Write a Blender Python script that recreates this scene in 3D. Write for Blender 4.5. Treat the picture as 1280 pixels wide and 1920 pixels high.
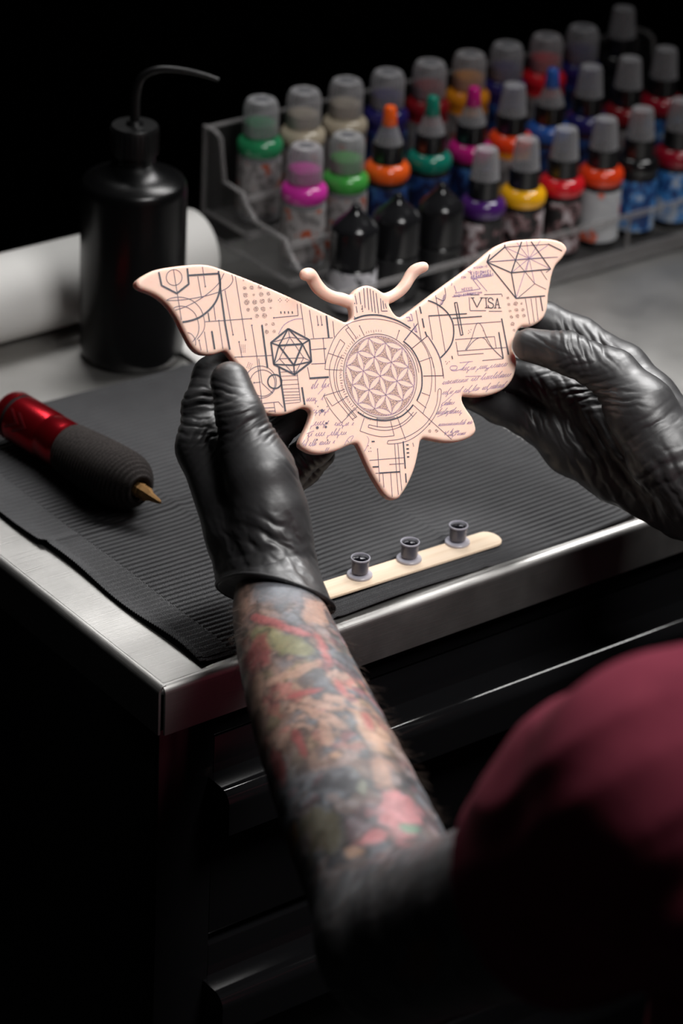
import bpy, bmesh, math, random
import numpy as np
import openvdb
from mathutils import Matrix, Vector

random.seed(7); np.random.seed(7)
S = bpy.context.scene
C = S.collection
for o in list(bpy.data.objects): bpy.data.objects.remove(o)

# ------------------------------------------------------------------ camera
# world: origin = front left corner of the steel worktop, X along its front edge, Y to the wall, Z up (metres)
FPX = 5700.0
YAW, PITCH, ROLL = [math.radians(a) for a in (38.37, 28.45, 2.91)]
CAM = np.array([-0.8029, -1.1646, 0.8807])
_fw = np.array([math.sin(YAW)*math.cos(PITCH), math.cos(YAW)*math.cos(PITCH), -math.sin(PITCH)])
_r = np.array([math.cos(YAW), -math.sin(YAW), 0.0]); _u = np.cross(_r, _fw)
RIGHT = math.cos(ROLL)*_r + math.sin(ROLL)*_u
UP = math.cos(ROLL)*_u - math.sin(ROLL)*_r
FWD = _fw
cd = bpy.data.cameras.new('camera'); cam = bpy.data.objects.new('camera', cd); C.objects.link(cam)
cd.sensor_fit = 'VERTICAL'; cd.sensor_height = 36.0; cd.lens = FPX/1920*36.0
cd.clip_start = 0.05; cd.clip_end = 50
mw = Matrix.Identity(4)
for i in range(3):
    mw[i][0] = RIGHT[i]; mw[i][1] = UP[i]; mw[i][2] = -FWD[i]; mw[i][3] = CAM[i]
cam.matrix_world = mw
cd.dof.use_dof = True; cd.dof.focus_distance = 1.715; cd.dof.aperture_fstop = 5.6
S.camera = cam

# ------------------------------------------------------------------ world, lights, exposure
w = bpy.data.worlds.new('dark_room'); S.world = w; w.use_nodes = True
w.node_tree.nodes['Background'].inputs[0].default_value = (0.9, 0.95, 1.0, 1)
w.node_tree.nodes['Background'].inputs[1].default_value = 0.004
def area(name, loc, target, sx, sy, power, color=(1, 1, 1), spread=180, along_x=False):
    ld = bpy.data.lights.new(name, 'AREA'); ld.shape = 'RECTANGLE'; ld.size = sx; ld.size_y = sy
    ld.energy = power; ld.color = color; ld.spread = math.radians(spread)
    lo = bpy.data.objects.new(name, ld); C.objects.link(lo); lo.location = loc
    z = (Vector(loc)-Vector(target)).normalized()
    if along_x:
        x = (Vector((1, 0, 0))-z*z.x).normalized(); lo.rotation_euler = Matrix((x, z.cross(x), z)).transposed().to_euler()
    else: lo.rotation_euler = (-z).to_track_quat('-Z', 'Y').to_euler()
    return lo
area('softbox_key', (0.23, -0.58, 1.02), (0.15, -0.10, 0.08), 0.42, 0.42, 2.35, (1.0, 0.985, 0.97), 68)
area('softbox_rear', (0.48, 0.72, 1.15), (0.08, 0.08, 0.0), 0.42, 0.36, 0.9, (1.0, 0.99, 0.98), 60)
area('softbox_right', (0.84, 0.20, 1.00), (0.20, -0.02, 0.0), 0.62, 0.26, 2.3, (1.0, 0.99, 0.98), 54, True)
S.view_settings.view_transform = 'Standard'; S.view_settings.look = 'None'
S.view_settings.exposure = 0.0; S.view_settings.gamma = 1.0; S.view_settings.use_curve_mapping = False

# ------------------------------------------------------------------ helpers: geometry of the place
def ray(x, y): return RIGHT*((x-640)/FPX) - UP*((y-960)/FPX) + FWD
def at(x, y, z=0.0):
    d = ray(x, y); return CAM + d*((z-CAM[2])/d[2])
def atd(x, y, dep): return CAM + ray(x, y)*dep

# ------------------------------------------------------------------ helpers: scene objects
def empty(name, loc=(0, 0, 0), label=None, cat=None, group=None, rot=None):
    o = bpy.data.objects.new(name, None); C.objects.link(o); o.location = loc; o.empty_display_size = 0.01
    if rot is not None: o.rotation_euler = rot
    tag(o, label, cat, group); return o
def tag(o, label=None, cat=None, group=None, kind=None):
    if label: o['label'] = label
    if cat: o['category'] = cat
    if group: o['group'] = group
    if kind: o['kind'] = kind
    return o
def obj(name, me, mat, parent=None, loc=None):
    o = bpy.data.objects.new(name, me); C.objects.link(o)
    if mat is not None and not me.materials: me.materials.append(mat)
    if parent is not None: o.parent = parent
    if loc is not None: o.location = loc
    return o
def shade(me, smooth=True):
    me.polygons.foreach_set('use_smooth', np.full(len(me.polygons), smooth)); me.update(); return me
def mesh(name, v, f, smooth=False):
    me = bpy.data.meshes.new(name); me.from_pydata([tuple(map(float, p)) for p in v], [], [tuple(map(int, q)) for q in f]); me.update()
    if smooth: shade(me)
    return me
def from_bm(name, bm, smooth=False):
    me = bpy.data.meshes.new(name); bm.to_mesh(me); bm.free()
    if smooth: shade(me)
    return me
def box(name, lo, hi, bev=0.0, seg=2, smooth=False):
    bm = bmesh.new(); bmesh.ops.create_cube(bm, size=1.0)
    for v in bm.verts:
        for i in range(3): v.co[i] = lo[i] if v.co[i] < 0 else hi[i]
    if bev > 0: bmesh.ops.bevel(bm, geom=list(bm.edges), offset=bev, segments=seg, affect='EDGES', profile=0.5)
    me = from_bm(name, bm); 
    if smooth or bev > 0: auto_smooth(me)
    return me
def auto_smooth(me, ang=35):
    shade(me)
    try: me.set_sharp_from_angle(angle=math.radians(ang))
    except Exception: pass
    return me
def lathe(name, prof, n=40, ang=35):
    """prof: list of (r, z); closed with caps when r = 0"""
    v = []; f = []; rows = []
    for r, z in prof:
        if r <= 1e-7: rows.append([len(v)]); v.append((0, 0, z))
        else:
            rows.append(list(range(len(v), len(v)+n)))
            v += [(r*math.cos(2*math.pi*i/n), r*math.sin(2*math.pi*i/n), z) for i in range(n)]
    for a, b in zip(rows, rows[1:]):
        for i in range(n):
            j = (i+1) % n
            if len(a) == 1 and len(b) == 1: continue
            if len(a) == 1: f.append((a[0], b[j], b[i]))
            elif len(b) == 1: f.append((a[i], a[j], b[0]))
            else: f.append((a[i], a[j], b[j], b[i]))
    me = mesh(name, v, f); return auto_smooth(me, ang)
def tube(name, pts, rad, n=12, smooth=True):
    pts = [Vector(p) for p in pts]; rad = rad if isinstance(rad, (list, tuple)) else [rad]*len(pts)
    v = []; f = []; up = Vector((0.13, 0.21, 0.97)).normalized()
    for i, p in enumerate(pts):
        t = (pts[min(i+1, len(pts)-1)]-pts[max(i-1, 0)]).normalized()
        a = t.cross(up).normalized(); b = t.cross(a).normalized()
        for k in range(n):
            q = 2*math.pi*k/n; v.append(p + (a*math.cos(q)+b*math.sin(q))*rad[i])
    for i in range(len(pts)-1):
        for k in range(n):
            f.append((i*n+k, i*n+(k+1) % n, (i+1)*n+(k+1) % n, (i+1)*n+k))
    f.append(tuple(range(n))[::-1]); f.append(tuple(range((len(pts)-1)*n, len(pts)*n)))
    me = mesh(name, v, f); return auto_smooth(me, 50)
def extrude_profile(name, prof, axis, a, b, closed=True, ang=30):
    """prof: 2D outline; axis 'x': prof is (y, z) swept a..b along x; axis 'y': prof is (x, z)"""
    n = len(prof); v = []
    for s in (a, b):
        for p in prof: v.append((s, p[0], p[1]) if axis == 'x' else (p[0], s, p[1]))
    f = [(i, (i+1) % n, n+(i+1) % n, n+i) for i in range(n if closed else n-1)]
    if closed: f += [tuple(range(n))[::-1], tuple(range(n, 2*n))]
    me = mesh(name, v, f)
    bm = bmesh.new(); bm.from_mesh(me); bmesh.ops.recalc_face_normals(bm, faces=bm.faces); bm.to_mesh(me); bm.free()
    return auto_smooth(me, ang)
def catmull(pts, sub=6):
    pts = [np.array(p, float) for p in pts]; out = []
    for i in range(len(pts)-1):
        p0 = pts[max(i-1, 0)]; p1 = pts[i]; p2 = pts[i+1]; p3 = pts[min(i+2, len(pts)-1)]
        for k in range(sub):
            t = k/sub
            out.append(0.5*((2*p1)+(-p0+p2)*t+(2*p0-5*p1+4*p2-p3)*t*t+(-p0+3*p1-3*p2+p3)*t**3))
    out.append(pts[-1]); return out

# ------------------------------------------------------------------ helpers: materials
def pmat(name, col, rough=0.5, metal=0.0, **kw):
    m = bpy.data.materials.new(name); m.use_nodes = True
    b = m.node_tree.nodes['Principled BSDF']
    b.inputs['Base Color'].default_value = (*col, 1); b.inputs['Roughness'].default_value = rough; b.inputs['Metallic'].default_value = metal
    for k, val in kw.items(): b.inputs[k.replace('_', ' ')].default_value = val
    return m
class NT:
    def __init__(s, m): s.m = m; s.t = m.node_tree; s.b = s.t.nodes['Principled BSDF']; s.out = s.t.nodes['Material Output']
    def n(s, typ, **kw):
        q = s.t.nodes.new(typ)
        for k, v in kw.items():
            if k[0] == '_': setattr(q, k[1:], v)
            else: q.inputs[k.replace('_', ' ')].default_value = v
        return q
    def l(s, a, b): s.t.links.new(a, b)
    def coords(s, scale=(1, 1, 1), rot=(0, 0, 0)):
        tc = s.n('ShaderNodeTexCoord'); mp = s.n('ShaderNodeMapping'); mp.inputs['Scale'].default_value = scale; mp.inputs['Rotation'].default_value = rot
        s.l(tc.outputs['Object'], mp.inputs['Vector']); return mp.outputs['Vector']
    def noise(s, vec, scale, detail=3, rough=0.5):
        q = s.n('ShaderNodeTexNoise', Scale=scale, Detail=detail, Roughness=rough); s.l(vec, q.inputs['Vector']); return q.outputs['Fac']
    def ramp(s, fac, stops, interp='LINEAR'):
        q = s.n('ShaderNodeValToRGB'); q.color_ramp.interpolation = interp
        while len(q.color_ramp.elements) < len(stops): q.color_ramp.elements.new(0.5)
        for e, (p, c) in zip(q.color_ramp.elements, stops): e.position = p; e.color = (*c, 1) if len(c) == 3 else c
        s.l(fac, q.inputs['Fac']); return q.outputs['Color']
    def bump(s, h, strength=0.3, dist=0.001):
        q = s.n('ShaderNodeBump', Strength=strength, Distance=dist); s.l(h, q.inputs['Height']); s.l(q.outputs['Normal'], s.b.inputs['Normal']); return q
def rr(nt, fac, a, b, inp='Roughness'):
    q = nt.n('ShaderNodeMapRange'); q.inputs['To Min'].default_value = a; q.inputs['To Max'].default_value = b
    nt.l(fac, q.inputs['Value']); nt.l(q.outputs['Result'], nt.b.inputs[inp])

def steel_mat(name, base, stretch):
    m = pmat(name, base, 0.34, 1.0); t = NT(m)
    v = t.coords(stretch); g = t.noise(v, 1.0, 4, 0.6); t.bump(g, 0.30, 0.0004)
    sm = t.noise(t.coords((9, 9, 9)), 2.0, 5, 0.62); rr(t, sm, 0.38, 0.56)
    t.l(t.ramp(sm, [(0.25, tuple(c*0.82 for c in base)), (0.75, base)]), t.b.inputs['Base Color'])
    return m
M_STEEL_X = steel_mat('brushed_steel_along_front', (0.50, 0.49, 0.475), (30, 900, 900))
M_STEEL_Y = steel_mat('brushed_steel_along_side', (0.50, 0.49, 0.475), (900, 30, 900))
M_STEEL_TOP = steel_mat('brushed_steel_top', (0.46, 0.45, 0.435), (25, 1100, 1100))
def black_paint():
    m = pmat('gloss_black_powder_coat', (0.0045, 0.0045, 0.005), 0.10, 0.0, Specular_IOR_Level=0.45); t = NT(m)
    n = t.noise(t.coords((1, 1, 1)), 900, 2); t.bump(n, 0.05, 0.0002)
    d = t.noise(t.coords((1, 1, 1)), 420, 2, 0.7)
    t.l(t.ramp(d, [(0.775, (0.0045, 0.0045, 0.005)), (0.80, (0.06, 0.06, 0.065))]), t.b.inputs['Base Color'])
    return m
M_BLACK = black_paint()
M_WALL = pmat('matt_black_wall_paint', (0.006, 0.006, 0.0065), 0.9)
_t = NT(M_WALL); _t.bump(_t.noise(_t.coords(), 80, 4), 0.3, 0.002)
M_FLOOR = pmat('dark_vinyl_floor', (0.010, 0.010, 0.011), 0.6)
_t = NT(M_FLOOR); _t.bump(_t.noise(_t.coords(), 30, 4), 0.2, 0.002)

# ================================================================== THE SETTING
tag(obj('floor', box('floor', (-3, -3, -0.96), (4, 2.2, -0.90)), M_FLOOR), kind='structure')
tag(obj('wall_back', box('wall_back', (-3, 2.2, -0.90), (4, 2.3, 2.2)), M_WALL), kind='structure')

# ================================================================== STEEL WORKTOP
BX, BY = 1.10, 0.482
LIP = -0.031; RB = 0.0045
wt = empty('steel_worktop', (0, 0, LIP), 'brushed stainless steel worktop with folded edges under the black paper mat', 'worktop')
def arc(cx, cz, r, a0, a1, n=7): return [(cx+r*math.cos(math.radians(a0+(a1-a0)*i/n)), cz+r*math.sin(math.radians(a0+(a1-a0)*i/n))) for i in range(n+1)]
TH = 0.0015; dz = -LIP
obj('top_sheet', box('top_sheet', (RB, RB, dz-TH), (BX, BY, dz)), M_STEEL_TOP, wt)
def fold():   # profile seen along the edge: u from the outside face inwards, z local
    o = [(RB+0.0003, dz)] + arc(RB, dz-RB, RB, 90, 180) + [(0, 0.0)]
    i = [(TH, 0.0), (TH, dz-RB)] + arc(RB, dz-RB, RB-TH, 180, 90) + [(RB+0.0003, dz-TH)]
    return o+i
obj('front_lip', extrude_profile('front_lip', fold(), 'x', 0.0030, BX), M_STEEL_X, wt)
obj('side_lip', extrude_profile('side_lip', fold(), 'y', 0.0022, BY), M_STEEL_Y, wt)
ck = bmesh.new(); bmesh.ops.create_uvsphere(ck, u_segments=16, v_segments=10, radius=0.0032)
for v_ in ck.verts: v_.co += Vector((RB*0.95, RB*0.95, dz-0.0036))
obj('corner_weld', from_bm('corner_weld', ck, True), M_STEEL_X, wt)

# ================================================================== DRAWER CABINET
cb = empty('drawer_cabinet', (0, 0, -0.90), 'glossy black steel drawer cabinet below the worktop', 'cabinet')
def wz(z): return z+0.90          # local z in the cabinet
FY = 0.014
obj('side_panel', box('side_panel', (0.004, 0.010, wz(-0.88)), (0.0065, 0.470, wz(-0.0325)), 0.0008), M_BLACK, cb)
obj('side_panel', box('side_panel', (BX-0.03, 0.010, wz(-0.88)), (BX-0.027, 0.470, wz(-0.0325)), 0.0008), M_BLACK, cb)
obj('back_panel', box('back_panel', (0.007, 0.466, wz(-0.88)), (BX-0.031, 0.470, wz(-0.0325))), M_BLACK, cb)
obj('stile', box('stile', (0.004, 0.0075, wz(-0.88)), (0.0422, 0.0100, wz(-0.0325)), 0.0009), M_BLACK, cb)
obj('stile', box('stile', (BX-0.068, 0.0075, wz(-0.88)), (BX-0.027, 0.0100, wz(-0.0325)), 0.0009), M_BLACK, cb)
obj('top_rail', box('top_rail', (0.0425, 0.0085, wz(-0.0490)), (BX-0.0685, 0.0110, wz(-0.0325)), 0.0006), M_BLACK, cb)
DX0, DX1 = 0.0435, BX-0.0695
for (zt, zb, zh) in ((-0.0510, -0.1885, -0.0755), (-0.1960, -0.3320, -0.2185), (-0.3395, -0.5400, -0.3620), (-0.5475, -0.8000, -0.5700)):
    de = obj('drawer', box('drawer', (DX0, 0.0095, wz(zb)), (DX1, 0.30, wz(zt)), 0.0012), M_BLACK, cb)
    h0 = wz(zh)
    prof = [(0.0095, h0+0.0002), (0.004, h0+0.0004)] + arc(-0.0045, h0-0.0088, 0.0092, 88, 185, 12) + [(-0.0138, h0-0.028), (-0.0126, h0-0.028)] + \
           arc(-0.0045, h0-0.0088, 0.0080, 185, 88, 12) + [(0.004, h0-0.0008), (0.0095, h0-0.0010)]
    obj('pull_handle', extrude_profile('pull_handle', prof, 'x', 0.0400, DX1), M_BLACK, de)
    cap = [(0.0095, h0+0.0002), (0.004, h0+0.0004)] + arc(-0.0045, h0-0.0088, 0.0092, 88, 185, 12) + [(-0.0138, h0-0.028), (0.0095, h0-0.028)]
    obj('handle_end', extrude_profile('handle_end', cap, 'x', 0.0388, 0.0400), M_BLACK, de)
obj('plinth', box('plinth', (0.02, 0.03, wz(-0.90)), (BX-0.05, 0.46, wz(-0.88))), M_BLACK, cb)

# ================================================================== RIBBED PAPER MAT
def mat_mesh():
    X0, X1, Y0, Y1 = 0.0300, 0.3580, 0.0075, 0.3270
    pitch = 0.0045
    ph = [0.0, 0.06, 0.14, 0.22, 0.36, 0.50, 0.58, 0.66, 0.74, 0.88]
    hh = [0.0, 0.15, 0.75, 0.98, 1.0, 0.98, 0.75, 0.15, 0.0, 0.0]
    ys = []; hs = []
    k = 0; y = Y0
    while y < Y1-1e-6:
        for p, h in zip(ph, hh):
            yy = y+p*pitch
            if yy <= Y1: ys.append(yy); hs.append(h)
        y += pitch; k += 1
    ys = np.array(ys); hs = np.array(hs)
    xs = np.unique(np.concatenate([np.linspace(X0, X0+0.024, 9), [X0+0.0245, X0+0.025], np.linspace(X0+0.0255, X1, 110), [0.1245, 0.1250, 0.1255, 0.2355, 0.2360, 0.2365]]))
    XX, YY = np.meshgrid(xs, ys); HH = np.repeat(hs[:, None], len(xs), 1)
    border = (XX < X0+0.0247)
    fine = 0.5+0.5*np.cos(2*np.pi*(YY-Y0)/pitch*2)
    H = np.where(border, 0.30+0.60*fine, HH)*0.00135
    Z = 0.0005+H
    # folds of the sheet and the long soft waves
    def gro(d, wd): return np.exp(-(d/wd)**2)
    Z += 0.0009*gro(XX-0.1250, 0.0030)*(1) + 0.0009*gro(XX-0.2360, 0.003)
    Z += 0.0013*gro(YY-0.1690, 0.0030) - 0.0006*gro(YY-0.1690, 0.0010)
    Z += 0.0011*(1+np.sin(XX*38+YY*9))*np.clip((YY-Y0)/0.02, 0, 1)*0.5 + 0.0008*(1+np.sin(YY*55+XX*17))*np.clip((YY-Y0)/0.03, 0, 1)*0.5
    # lifted edges
    Z += 0.0022*np.exp(-((XX-X0)/0.006)**2)*(0.65+0.35*np.sin(YY*40+0.7))
    Z += 0.0030*np.exp(-((YY-Y0)/0.005)**2)*np.clip(np.sin((XX-0.10)*27)*0.6+0.4, 0.0, 1)
    Z += 0.0020*np.exp(-((X1-XX)/0.008)**2)
    # slightly wavy outline
    XX = XX + np.where(XX < X0+0.006, 0.0010*np.sin(YY*55)+np.where(YY < 0.169, 0.0014, -0.0006), 0)
    YY = YY + np.where(YY < Y0+0.004, 0.0009*np.sin(XX*31+1.0), 0)
    nx, ny = len(xs), len(ys)
    v = np.stack([XX, YY, Z], -1).reshape(-1, 3)
    idx = np.arange(nx*ny).reshape(ny, nx)
    q = np.stack([idx[:-1, :-1], idx[:-1, 1:], idx[1:, 1:], idx[1:, :-1]], -1).reshape(-1, 4)
    # skirt gives the sheet its thickness
    border_i = np.concatenate([idx[0, :], idx[1:, -1], idx[-1, -2::-1], idx[-2:0:-1, 0]])
    lowv = v[border_i].copy(); lowv[:, 2] -= 0.0006
    low = np.arange(len(v), len(v)+len(lowv)); v = np.concatenate([v, lowv])
    nb = len(border_i); sk = np.stack([border_i, low, np.roll(low, -1), np.roll(border_i, -1)], -1)
    f = np.concatenate([q, sk])
    me = bpy.data.meshes.new('paper_mat'); me.from_pydata(v.tolist(), [], f.tolist()); me.update()
    return auto_smooth(me, 60)
M_MAT = pmat('black_embossed_paper', (0.026, 0.026, 0.028), 0.62, 0.0, Specular_IOR_Level=0.45)
_t = NT(M_MAT)
_wv = _t.n('ShaderNodeTexWave', Scale=330.0, Distortion=2.0, Detail=1.0); _wv.bands_direction = 'X'; _wv.inputs['Detail Scale'].default_value = 2.0
_t.l(_t.coords((1, 1, 1), (0, 0, 0.35)), _wv.inputs['Vector'])
_n2 = _t.noise(_t.coords((1, 1, 1)), 1500, 2)
_mx = _t.n('ShaderNodeMath', _operation='ADD'); _t.l(_wv.outputs['Fac'], _mx.inputs[0]); _t.l(_n2, _mx.inputs[1]); _t.bump(_mx.outputs[0], 0.55, 0.0004)
_t.l(_t.ramp(_t.noise(_t.coords(), 60, 4), [(0.3, (0.027, 0.027, 0.0295)), (0.7, (0.035, 0.035, 0.0375))]), _t.b.inputs['Base Color'])
tag(obj('paper_mat', mat_mesh(), M_MAT), 'ribbed black paper mat spread over the steel worktop', 'mat')
MATZ = 0.0031   # resting height on the mat

# ================================================================== SIGNED DISTANCE MODELLING
def sdf_mesh(name, fn, lo, hi, h, dense=False):
    lo = np.array(lo, float); hi = np.array(hi, float); n = np.ceil((hi-lo)/h).astype(int)+1
    ax = [lo[i]+h*np.arange(n[i]) for i in range(3)]
    bw = 4*h
    if dense:
        D = np.clip(fn(np.stack(np.meshgrid(*ax, indexing='ij'), -1).astype(np.float32)).astype(np.float32), -bw, bw)
    else:       # coarse blocks first, fine samples only where the surface passes
        Bk = 4; nb = (n+Bk-1)//Bk
        cx = [lo[i]+h*(Bk*np.arange(nb[i])+(Bk-1)/2) for i in range(3)]
        dc = fn(np.stack(np.meshgrid(*cx, indexing='ij'), -1).reshape(-1, 3).astype(np.float32)).reshape(nb)
        full = np.repeat(np.repeat(np.repeat(np.where(dc > 0, bw, -bw).astype(np.float32), Bk, 0), Bk, 1), Bk, 2)
        act = np.argwhere(np.abs(dc) < h*Bk*0.5*1.75+1.8*h)
        loc = np.stack(np.meshgrid(*[np.arange(Bk)]*3, indexing='ij'), -1).reshape(-1, 3)
        ids = (act[:, None, :]*Bk+loc[None]).reshape(-1, 3)
        val = np.concatenate([fn((lo+h*c).astype(np.float32)) for c in np.array_split(ids, max(1, len(ids)//400000))])
        full[ids[:, 0], ids[:, 1], ids[:, 2]] = np.clip(val, -bw, bw)
        D = full
    g = openvdb.FloatGrid(float(bw)); g.copyFromArray(D)
    pts, quads = g.convertToQuads(0.0)
    v = pts*h+lo
    a_, b_, c_ = v[quads[:, 0]], v[quads[:, 1]], v[quads[:, 2]]
    if np.einsum('ij,ij->i', a_-lo, np.cross(b_-lo, c_-lo)).sum() < 0: quads = quads[:, ::-1]
    me = bpy.data.meshes.new(name); nq = len(quads)
    me.vertices.add(len(v)); me.vertices.foreach_set('co', v.astype(np.float32).ravel())
    me.loops.add(nq*4); me.loops.foreach_set('vertex_index', np.ascontiguousarray(quads).astype(np.int32).ravel())
    me.polygons.add(nq); me.polygons.foreach_set('loop_start', np.arange(0, nq*4, 4, dtype=np.int32)); me.update(calc_edges=True); me.validate()
    return shade(me)
def cone(P, a, b, ra, rb):
    a = np.asarray(a, np.float32); ab = np.asarray(b, np.float32)-a
    L2 = max(float(ab@ab), 1e-12); t = np.clip(((P-a)@ab)/L2, 0, 1)
    q = P-a-t[..., None]*ab
    return np.sqrt((q*q).sum(-1)) - (ra+(rb-ra)*t)
def smin(a, b, k):
    h = np.clip(0.5+0.5*(b-a)/k, 0, 1); return b+(a-b)*h-k*h*(1-h)
def chain(P, pts, k=0.003):
    d = None
    for (a, ra), (b, rb) in zip(pts, pts[1:]):
        c = cone(P, a, b, ra, rb); d = c if d is None else smin(d, c, k)
    return d
def verts(me):
    a = np.empty(len(me.vertices)*3); me.vertices.foreach_get('co', a); return a.reshape(-1, 3)
def normals(me):
    a = np.empty(len(me.vertices)*3); me.vertices.foreach_get('normal', a); return a.reshape(-1, 3)
def set_verts(me, v):
    me.vertices.foreach_set('co', v.ravel()); me.update()
def subdiv(me, levels=1):
    o = bpy.data.objects.new('tmp_subdiv', me); C.objects.link(o)
    md = o.modifiers.new('s', 'SUBSURF'); md.levels = levels; md.render_levels = levels
    bpy.context.view_layer.update()
    dg = bpy.context.evaluated_depsgraph_get(); out = bpy.data.meshes.new_from_object(o.evaluated_get(dg))
    bpy.data.objects.remove(o); return shade(out)
def vnoise(P, seed=0):
    """smooth value noise, P in cells"""
    rs = np.random.RandomState(seed); T = rs.rand(32, 32, 32)
    i = np.floor(P).astype(int); f = P-i; f = f*f*(3-2*f); i &= 31; j = (i+1) & 31
    def g(a, b, c): return T[a, b, c]
    x0, y0, z0 = i.T; x1, y1, z1 = j.T; fx, fy, fz = f.T
    c00 = g(x0, y0, z0)*(1-fx)+g(x1, y0, z0)*fx; c10 = g(x0, y1, z0)*(1-fx)+g(x1, y1, z0)*fx
    c01 = g(x0, y0, z1)*(1-fx)+g(x1, y0, z1)*fx; c11 = g(x0, y1, z1)*(1-fx)+g(x1, y1, z1)*fx
    c0 = c00*(1-fy)+c10*fy; c1 = c01*(1-fy)+c11*fy
    return c0*(1-fz)+c1*fz
def fbm(P, seed=0, oct=3):
    s = 0; a = 0.5; tot = 0
    for k in range(oct): s = s+a*vnoise(P*2**k, seed+k); tot += a; a *= 0.5
    return s/tot
def view_xy(v):
    """pixel-like coordinates of points (used to lay out folds and tattoo motifs on real surfaces)"""
    q = v-CAM; d = q@FWD
    return np.stack([640+FPX*(q@RIGHT)/d, 960-FPX*(q@UP)/d], -1), d

# ================================================================== SILICONE MOTH
MC = atd(710, 700, 1.72)
MN = RIGHT*0.49 + UP*0.155 - FWD*0.857; MN /= np.linalg.norm(MN)
MX = RIGHT - MN*(RIGHT@MN); MX /= np.linalg.norm(MX)
MY = np.cross(MN, MX)
HT = 0.0034       # half thickness
def to_plate(x, y, h=HT):
    """photo point -> local millimetre-scale coordinates on the plate face"""
    d = ray(x, y); o = MC+MN*h; t = ((o-CAM)@MN)/(d@MN); p = CAM+d*t-MC
    return np.array([p@MX, p@MY])
OUT = [(252,536),(254,527),(269,516),(290,507),(325,501),(364,497.5),(388,499),(413,507),(455,523),(511,546),(582,578),(632,601),(641,605),(649,604),
 (655,597),(655,585),(653,572),(653,560),(657,552),(666,542.5),(682,536.5),(698,541),(714,551),(721,558),(724,570.6),(730,583),(737,592.5),(745.5,596),(754,592),(780.6,572.4),(830,535.5),(886,495),
 (918,468.7),(932,460),(949,454),(974,451),(1009,449.3),(1030,450.4),(1048,456),(1056.6,465),(1057.7,472),(1049.6,486),(1037,500),(1030,518),(1026.7,535.5),
 (1023,556.6),(1021.5,577.7),(1016,595),(1005.7,606),(991.6,613),(975.8,614),(970.5,617),(965,623),(958,641),(956,655),(961.7,669),(964,681),(961.7,697),
 (954.7,715),(940.6,730.6),(917.8,741),(893,744.7),(868.6,743),(862,745),(862.5,755),(870,769),(881,785),(887,802.7),(886,813),(875.6,822),(854.5,829),
 (830,830),(805,825.6),(791,823),(786,826),(782.5,832),(780,847.5),(772.5,880),(760,910),(747.5,930),(740,937),(730,937),(720,931),(707.5,914),(690,884),
 (676,853),(669,838),(663,832.5),(647.5,837),(627.5,846),(602.5,852),(582.5,851),(567,844),(558.5,836),(560,825),(570,805),(577,787.5),(579.5,776),
 (576,769),(564,766),(546.5,773),(529,778.6),(508,779.3),(492,775),(484,767),(470,735),(455,705),(440,685),(427,668),(419,659.5),(409,662),(395,666),(379,666),
 (366,661),(354,648),(342,626),(328,598),(310,573),(289,556),(268,547),(258,543)]
OUTL = np.array([to_plate(x, y, 0.0) for x, y in OUT])
def smooth_closed(p, sub=3):
    n = len(p); o = []
    for i in range(n):
        p0, p1, p2, p3 = p[i-1], p[i], p[(i+1) % n], p[(i+2) % n]
        for k in range(sub):
            t = k/sub; o.append(0.5*((2*p1)+(-p0+p2)*t+(2*p0-5*p1+4*p2-p3)*t*t+(-p0+3*p1-3*p2+p3)*t**3))
    return np.array(o)
OUTS = smooth_closed(OUTL, 3)
def poly_sd(Q, poly):
    """signed distance (negative inside) of 2D points to a closed polygon"""
    d2 = np.full(len(Q), 1e9); ins = np.zeros(len(Q), bool)
    for a, b in zip(poly, np.roll(poly, -1, 0)):
        e = b-a; q = Q-a; t = np.clip((q@e)/max(e@e, 1e-14), 0, 1); r = q-t[:, None]*e
        d2 = np.minimum(d2, (r*r).sum(1))
        c = (a[1] > Q[:, 1]) != (b[1] > Q[:, 1])
        with np.errstate(divide='ignore', invalid='ignore'):
            xi = (b[0]-a[0])*(Q[:, 1]-a[1])/(b[1]-a[1])+a[0]
        ins ^= c & (Q[:, 0] < xi)
    d = np.sqrt(d2); return np.where(ins, -d, d)
RBV = 0.0018
ANT_L = [((652,566),0.0029,0.0),((640,561),0.0027,0.0),((624,558),0.0026,0.0005),((607,551),0.0027,0.001),((592,538),0.0029,0.0015),((580,523),0.0028,0.003),((571,518),0.0027,0.005),((559,521),0.0026,0.0075)]
ANT_R = [((716,562),0.0026,0.0),((730,558),0.0024,0.0),((746,548),0.0024,0.0005),((757,535),0.0025,0.0015),((766,518),0.0026,0.002),((774,508),0.0025,0.0035),((786,504),0.0022,0.0055)]
def moth_fn(P):
    sh = P.shape[:3]; q2 = P[:, :, 0, :2].reshape(-1, 2).astype(float)
    sd = poly_sd(q2, OUTS).reshape(sh[0], sh[1], 1)
    z = np.abs(P[..., 2])
    a = sd+RBV; b = z-HT+RBV
    d = np.sqrt(np.maximum(a, 0)**2+np.maximum(b, 0)**2)+np.minimum(np.maximum(a, b), 0)-RBV
    for ant in (ANT_L, ANT_R):
        raw = catmull([(*to_plate(*p, 0.0), hz, r) for p, r, hz in ant], 5); pts = [(q[:3], q[3]) for q in raw]
        pa = np.array([q[:2] for q in raw]); sx_ = np.where((P[:, 0, 0, 0] > pa[:, 0].min()-0.008) & (P[:, 0, 0, 0] < pa[:, 0].max()+0.008))[0]; sy_ = np.where((P[0, :, 0, 1] > pa[:, 1].min()-0.008) & (P[0, :, 0, 1] < pa[:, 1].max()+0.008))[0]
        sl = (slice(sx_[0], sx_[-1]+1), slice(sy_[0], sy_[-1]+1)); d[sl] = smin(d[sl], chain(P[sl], pts, 0.002), 0.0018)
    return d
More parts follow.
